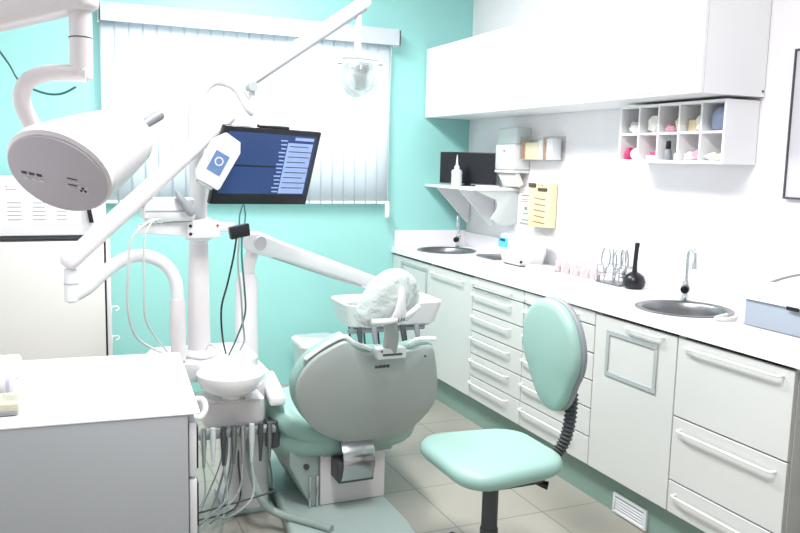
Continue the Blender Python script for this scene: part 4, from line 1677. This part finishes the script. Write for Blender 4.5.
loft(b, [rr3(tx, ty, 0.42, 0.22, 0.05, 0.675), rr3(tx, ty, 0.46, 0.26, 0.06, 0.69), rr3(tx, ty, 0.50, 0.30, 0.06, 0.77), rr3(tx, ty, 0.51, 0.31, 0.06, 0.795), rr3(tx, ty, 0.50, 0.30, 0.06, 0.80), rr3(tx, ty, 0.485, 0.285, 0.055, 0.798), rr3(tx, ty, 0.48, 0.28, 0.055, 0.792)])
tr_ = obj('tray', b, 'enamel', t)
b = nb()
cyl(b, (1.47, 3.64, 0.79), (1.47, 3.64, 0.87), 0.022, n=20, bev=0.003)
obj('tray_pivot', b, 'enamel', t)
b = nb()
loft(b, [rr3(1.35, 3.56, 0.12, 0.05, 0.02, 0.795), rr3(1.35, 3.56, 0.12, 0.05, 0.02, 0.803)])
obj('control_pad', b, 'xray_grey', tr_)
for i in range(5):
    xx = 1.34 + i * 0.075
    b = nb()
    sweep(b, [V(xx, 3.52, 0.69), V(xx, 3.51, 0.66), V(xx + 0.004, 3.50, 0.60)], [0.013, 0.014, 0.009], 12)
    h_ = obj('handpiece', b, ['dark_grey', 'mid_grey', 'steel'][i % 3], t)
    b = nb()
    tube(b, [(xx + 0.004, 3.50, 0.60), (xx, 3.5, 0.54), (xx + 0.01, 3.55, 0.51), (xx, 3.62, 0.56), (xx, 3.66, 0.68)], 0.005, 8)
    obj('hose', b, 'cord_teal' if i % 2 else 'dark_grey', h_)
b = nb()
box(b, 1.30, 1.70, 3.545, 3.575, 0.655, 0.676, 0.004)
obj('holder_rail', b, 'mid_grey', t)

# ================================================================ DENTAL CHAIR
t = thing('dental_chair', 'teal dental chair seen from behind its grey backrest', 'dental chair', (1.15, 3.2, 0))
# base
b = nb()
P = [(0.85, 3.12), (0.80, 2.72), (0.84, 2.58), (0.95, 2.52), (1.15, 2.52), (1.26, 2.60), (1.285, 2.78), (1.285, 3.6), (1.24, 3.7), (0.95, 3.7), (0.87, 3.6)]
prism(b, [(x, y, 0.0) for x, y in P], (0, 0, 0.062), 0.018, 3)
obj('base_plate', b, 'enamel_grey', t)
b = nb()
box(b, 0.99, 1.28, 3.02, 3.55, 0.062, 0.33, 0.008)
pd = obj('lift_column', b, 'enamel_warm', t)
b = nb()
prism(b, [(0.86, 3.02, 0.25), (0.86, 3.02, 0.32), (0.985, 3.02, 0.32), (0.985, 3.02, 0.064), (0.955, 3.02, 0.064)], (0, 0.42, 0), 0.006)
obj('side_cover', b, 'enamel_grey', t)
b = nb()
for xx in (0.945, 0.975):
    cyl(b, (xx, 3.01, 0.062), (xx, 3.01, 0.20), 0.006, n=10)
obj('hydraulic_rod', b, 'chrome', t)
b = nb()
cyl(b, (0.93, 3.02, 0.24), (0.93, 3.012, 0.24), 0.012, n=14)
obj('cover_screw', b, 'dark_grey', t)
b = nb()
prism(b, [(0.98, 3.01, 0.335), (1.35, 3.01, 0.335), (1.30, 3.01, 0.27), (1.0, 3.01, 0.27)], (0, 0.6, 0), 0.006)
obj('seat_support', b, 'shell', t)
# seat cushion: rounded behind, runs forward; raised padded rim at the sides
sc = V(1.15, 3.32, 0.345)
P = [(0.80, 3.40), (0.785, 3.2), (0.80, 3.10), (0.85, 3.02), (0.96, 2.975), (1.12, 2.965), (1.27, 2.975), (1.39, 3.02), (1.455, 3.11), (1.47, 3.25), (1.47, 3.5), (1.42, 3.64), (1.2, 3.68), (0.95, 3.62), (0.84, 3.52)]
b = nb()
cushion(b, spline_loop([(x, y, 0.345) for x, y in P], 4), sc, (0, 0, 1), 0.13, 0.0, 0.05, 8)
obj('seat', b, 'upholstery', t)
b = nb()
tube(b, [(0.865, 3.50, 0.45), (0.835, 3.3, 0.455), (0.835, 3.14, 0.445), (0.865, 3.05, 0.42), (0.93, 3.015, 0.39), (1.03, 3.01, 0.36)], [0.056, 0.045], 18, 5)
obj('side_bolster', b, 'upholstery', t)
# leg rest running away from the viewer
b = nb()
P = [(1.10, 0.0), (1.12, 0.38), (1.19, 0.46), (1.28, 0.48), (1.37, 0.46), (1.44, 0.38), (1.46, 0.0)]
cushion(b, spline_loop([(x, 3.66 + y * 0.75, 0.34 - y * 0.55) for x, y in P], 4), (1.28, 3.66 + 0.18, 0.34 - 0.132), (0, 0.55, 0.75), 0.08, 0.0, 0.035, 6)
obj('leg_rest', b, 'upholstery', t)
# left armrest
b = nb()
obox(b, (0.838, 3.21, 0.528), (0.068, 0.0, 0), (0.055, 0.39, 0), (0, 0, 0.045), 0.014, 3)
obj('armrest', b, 'porcelain', t)
b = nb()
cyl(b, (0.835, 3.25, 0.41), (0.835, 3.25, 0.51), 0.022, n=14)
obj('armrest_post', b, 'enamel_grey', t)
# backrest
SH = [(1.009, 2.799, .804), (1.041, 2.808, .777), (1.128, 2.819, .744), (1.267, 2.819, .742), (1.373, 2.813, .76), (1.407, 2.833, .70), (1.44, 2.875, .574), (1.436, 2.907, .48), (1.373, 2.934, .397), (1.291, 2.952, .345), (1.16, 2.955, .334), (1.071, 2.95, .351), (.967, 2.933, .402), (.899, 2.912, .465), (.85, 2.885, .546), (.835, 2.862, .613), (.848, 2.842, .675), (.888, 2.822, .735), (.946, 2.808, .776)]
bn = V(0, -0.45, -0.15).normalized()
ctr = V(1.15, 2.875, 0.56)
b = nb()
cushion(b, spline_loop(SH, 3), ctr, bn, 0.022, 0.02, 0.008, 5)
sh_ = obj('back_shell', b, 'shell', t, label='grey back shell')
b = nb()
pad = [ctr + (Vector(p_) - ctr) * 1.035 - bn * 0.045 for p_ in SH]
cushion(b, spline_loop(pad, 3), ctr - bn * 0.045, bn, 0.062, 0.0, 0.028, 6)
obj('back_cushion', b, 'upholstery', t)
# white edge trims at the top corners
b = nb()
q = [Vector(p_) for p_ in SH]
tube(b, [q[17] + V(-0.02, 0.02, 0.0), q[18] + V(-0.006, 0.015, 0.012), q[0] + V(0, 0.012, 0.014), q[1] + V(0.012, 0.01, 0.012), q[2] + V(0, 0.01, 0.012)], 0.009, 10)
obj('edge_trim', b, 'porcelain', sh_)
b = nb()
tube(b, [q[3] + V(0.02, 0.01, 0.022), V(1.33, 2.822, 0.785), V(1.395, 2.81, 0.785)], 0.009, 10)
obj('edge_trim', b, 'porcelain', sh_)
# maker's plate text: illegible dark lettering
b = nb()
tq = V(1.155, 2.775, 0.700)
tv = V(0, -0.316, 0.949)
xw = [0.007, 0.006, 0.008, 0.006, 0.007, 0.006, 0.007]
xx = 0.0
for i, w_ in enumerate(xw):
    c_ = tq + V(-0.03 + xx + w_ / 2, 0, 0)
    obox(b, c_ + V(0, 0, 0), V(w_, 0, 0), V(0, 0.006, 0.002), tv * (0.008 if i % 2 else 0.011))
    xx += w_ + 0.0018
obj('maker_lettering', b, 'dark_grey', sh_)
b = nb()
cyl(b, (1.345, 2.800, 0.722), (1.345, 2.793, 0.720), 0.004, n=10)
obj('rivet', b, 'dark_grey', sh_)
# headrest
b = nb()
hc = V(1.165, 2.752, 0.965)
hn = V(0.25, -0.9, -0.25).normalized()
hu = V(1, 0.2777, 0).normalized()
hv = hu.cross(hn).normalized()
if hv.z < 0:
    hv = -hv
HP = [(-0.125, -0.075), (-0.118, -0.01), (-0.085, 0.06), (-0.03, 0.105), (0.03, 0.112), (0.09, 0.085), (0.122, 0.03), (0.128, -0.03), (0.11, -0.075), (0.06, -0.095), (0.0, -0.088), (-0.07, -0.10)]
cushion(b, spline_loop([hc + hu * a + hv * c_ for a, c_ in HP], 4), hc, hn, 0.085, 0.022, 0.045, 8)
hd = obj('headrest', b, 'upholstery', t)
b = nb()
cushion(b, spline_loop([hc + hu * a * 1.045 + hv * c_ * 1.05 for a, c_ in HP], 4), hc, hn, 0.098, 0.028, 0.045, 8)
rnd = random.Random(3)
for v in b.verts:
    r_ = (v.co - hc)
    v.co += r_.normalized() * (rnd.random() - 0.4) * 0.006
obj('plastic_cover', b, 'film', hd)
b = nb()
sweep(b, smoothpath([hc - hv * 0.05 + hn * 0.07, hc - hv * 0.02 + hn * 0.075, hc + hv * 0.03 + hn * 0.07, hc + hv * 0.075 + hn * 0.055], 3), [0.02, 0.034, 0.033, 0.03, 0.025, 0.021, 0.018, 0.016, 0.014, 0.01], 16, 0.5)
obj('adjuster_lever', b, 'enamel', hd)
b = nb()
tube(b, [hc - hv * 0.058 + hu * -0.11 + hn * 0.055, hc - hv * 0.052 + hu * -0.05 + hn * 0.075, hc - hv * 0.045 + hn * 0.078, hc - hv * 0.035 + hu * 0.05 + hn * 0.07, hc - hv * 0.02 + hu * 0.11 + hn * 0.05], 0.012, 12)
obj('strap', b, 'enamel', hd)
b = nb()
for k in range(3):
    obox(b, hc - hv * 0.045 + hn * 0.0905 + hu * (-0.012 + k * 0.013), hu * 0.004, hv * 0.012, hn * 0.002)
obj('strap_marks', b, 'dark_grey', hd)
b = nb()
sweep(b, smoothpath([hc - hv * 0.08 + hn * 0.03, V(1.185, 2.765, 0.83), V(1.19, 2.79, 0.77), V(1.19, 2.80, 0.735)], 4), 0.03, 16, 0.45)
obj('headrest_stem', b, 'shell', t)
b = nb()
box(b, 1.135, 1.255, 2.775, 2.83, 0.725, 0.768, 0.006)
sk = obj('stem_socket', b, 'enamel', t)
b = nb()
box(b, 1.155, 1.235, 2.7705, 2.777, 0.74, 0.747)
cyl(b, (1.15, 2.777, 0.758), (1.15, 2.77, 0.758), 0.004, n=8)
obj('socket_slot', b, 'dark_grey', sk)
# curved plate under the backrest
b = nb()
prof = [(2.945, 0.36), (2.915, 0.345), (2.893, 0.32), (2.885, 0.29), (2.887, 0.26), (2.90, 0.225), (2.915, 0.20)]
prism(b, [(1.045, y, z) for y, z in prof] + [(1.045, y + 0.012, z + 0.004) for y, z in prof[::-1]], (0.135, 0, 0), 0.002)
obj('hinge_cover', b, 'steel', t, label='shiny curved hinge cover')
b = nb()
box(b, 1.035, 1.185, 2.915, 3.02, 0.19, 0.275, 0.004)
obj('hinge_block', b, 'dark_grey', t)

# ================================================================ STOOL
t = thing('operator_stool', 'teal upholstered stool with a tall backrest in front of the drawers', 'stool', (1.392, 2.335, 0), 0.0)
b = nb()
P = [V(x, y, 0.468) for x, y in rrect(0.425, 0.43, 0.115, 5)]
P = [V(p_.x, p_.y * (1.0 - 0.10 * (p_.x / 0.2)), p_.z) for p_ in P]
cushion(b, P, (0, 0, 0.470), (0, 0, 1), 0.062, 0.004, 0.034, 8)
obj('seat', b, 'upholstery', t, world=False)
b = nb()
prism(b, [(p_[0], p_[1], 0.420) for p_ in rrect(0.33, 0.34, 0.1, 4)], (0, 0, 0.014), 0.003)
obj('seat_pan', b, 'dark_grey', t, world=False)
b = nb()
lathe(b, [(0.0, 0.42), (0.04, 0.42), (0.036, 0.39), (0.0285, 0.375), (0.0285, 0.21), (0.032, 0.208), (0.032, 0.09), (0.036, 0.07), (0, 0.07)], (0, 0, 0), 24)
obj('gas_column', b, 'dark_grey', t, world=False)
for k in range(5):
    a = math.radians(20 + 72 * k)
    b = nb()
    sweep(b, [V(0.02 * math.cos(a), 0.02 * math.sin(a), 0.085), V(0.15 * math.cos(a), 0.15 * math.sin(a), 0.08), V(0.26 * math.cos(a), 0.26 * math.sin(a), 0.062)], [0.024, 0.02, 0.014], 12)
    lg = obj('leg', b, 'black', t, world=False)
    b = nb()
    cx_, cy_ = 0.255 * math.cos(a), 0.255 * math.sin(a)
    px, py = -math.sin(a), math.cos(a)
    for s_ in (-1, 1):
        cyl(b, (cx_ + px * 0.006 * s_, cy_ + py * 0.006 * s_, 0.025), (cx_ + px * 0.022 * s_, cy_ + py * 0.022 * s_, 0.025), 0.025, n=18, bev=0.003)
    cyl(b, (cx_, cy_, 0.025), (cx_, cy_, 0.06), 0.006, n=8)
    obj('caster', b, 'black', lg, world=False)
b = nb()
sweep(b, smoothpath([V(0.02, -0.02, 0.41), V(0.10, -0.09, 0.40), V(0.15, -0.13, 0.39)], 3), [0.007, 0.007, 0.007, 0.007, 0.008, 0.013, 0.015], 12)
obj('height_lever', b, 'black', t, world=False)
# backrest: pear-shaped cushion on a bellows-covered spine
bc = V(0.250, 0.035, 0.80)
BP = [(0.0, 0.208), (0.085, 0.19), (0.15, 0.13), (0.176, 0.05), (0.168, -0.02), (0.13, -0.08), (0.10, -0.13), (0.06, -0.175), (0.0, -0.20), (-0.06, -0.185), (-0.10, -0.14), (-0.13, -0.085), (-0.168, -0.02), (-0.176, 0.05), (-0.15, 0.13), (-0.085, 0.19)]
bu = V(0.03, 1, 0).normalized()
bv = V(-0.06, 0.0, 1).normalized()
bnn = bu.cross(bv).normalized()
if bnn.x > 0:
    bnn = -bnn
b = nb()
cushion(b, spline_loop([bc + bu * a + bv * c_ for a, c_ in BP], 4), bc, bnn, 0.05, 0.012, 0.028, 7)
obj('backrest', b, 'upholstery', t, world=False)
b = nb()
cushion(b, spline_loop([bc - bnn * 0.022 + bu * a * 1.03 + bv * c_ * 1.02 for a, c_ in BP], 4), bc - bnn * 0.022, bnn, 0.022, 0.006, 0.01, 5)
obj('back_panel', b, 'mid_grey', t, world=False)
b = nb()
SP = smoothpath([V(0.05, 0.0, 0.412), V(0.14, 0.0, 0.41), V(0.225, 0.0, 0.415), V(0.272, -0.01, 0.455), V(0.30, -0.015, 0.52), V(0.312, -0.015, 0.60), V(0.314, -0.01, 0.68), V(0.295, 0.0, 0.80)], 10)
rad = [0.021 + 0.0035 * math.cos(i * PI) for i in range(len(SP))]
sweep(b, SP, rad, 16)
obj('bellows_spine', b, 'dark_grey', t, world=False)
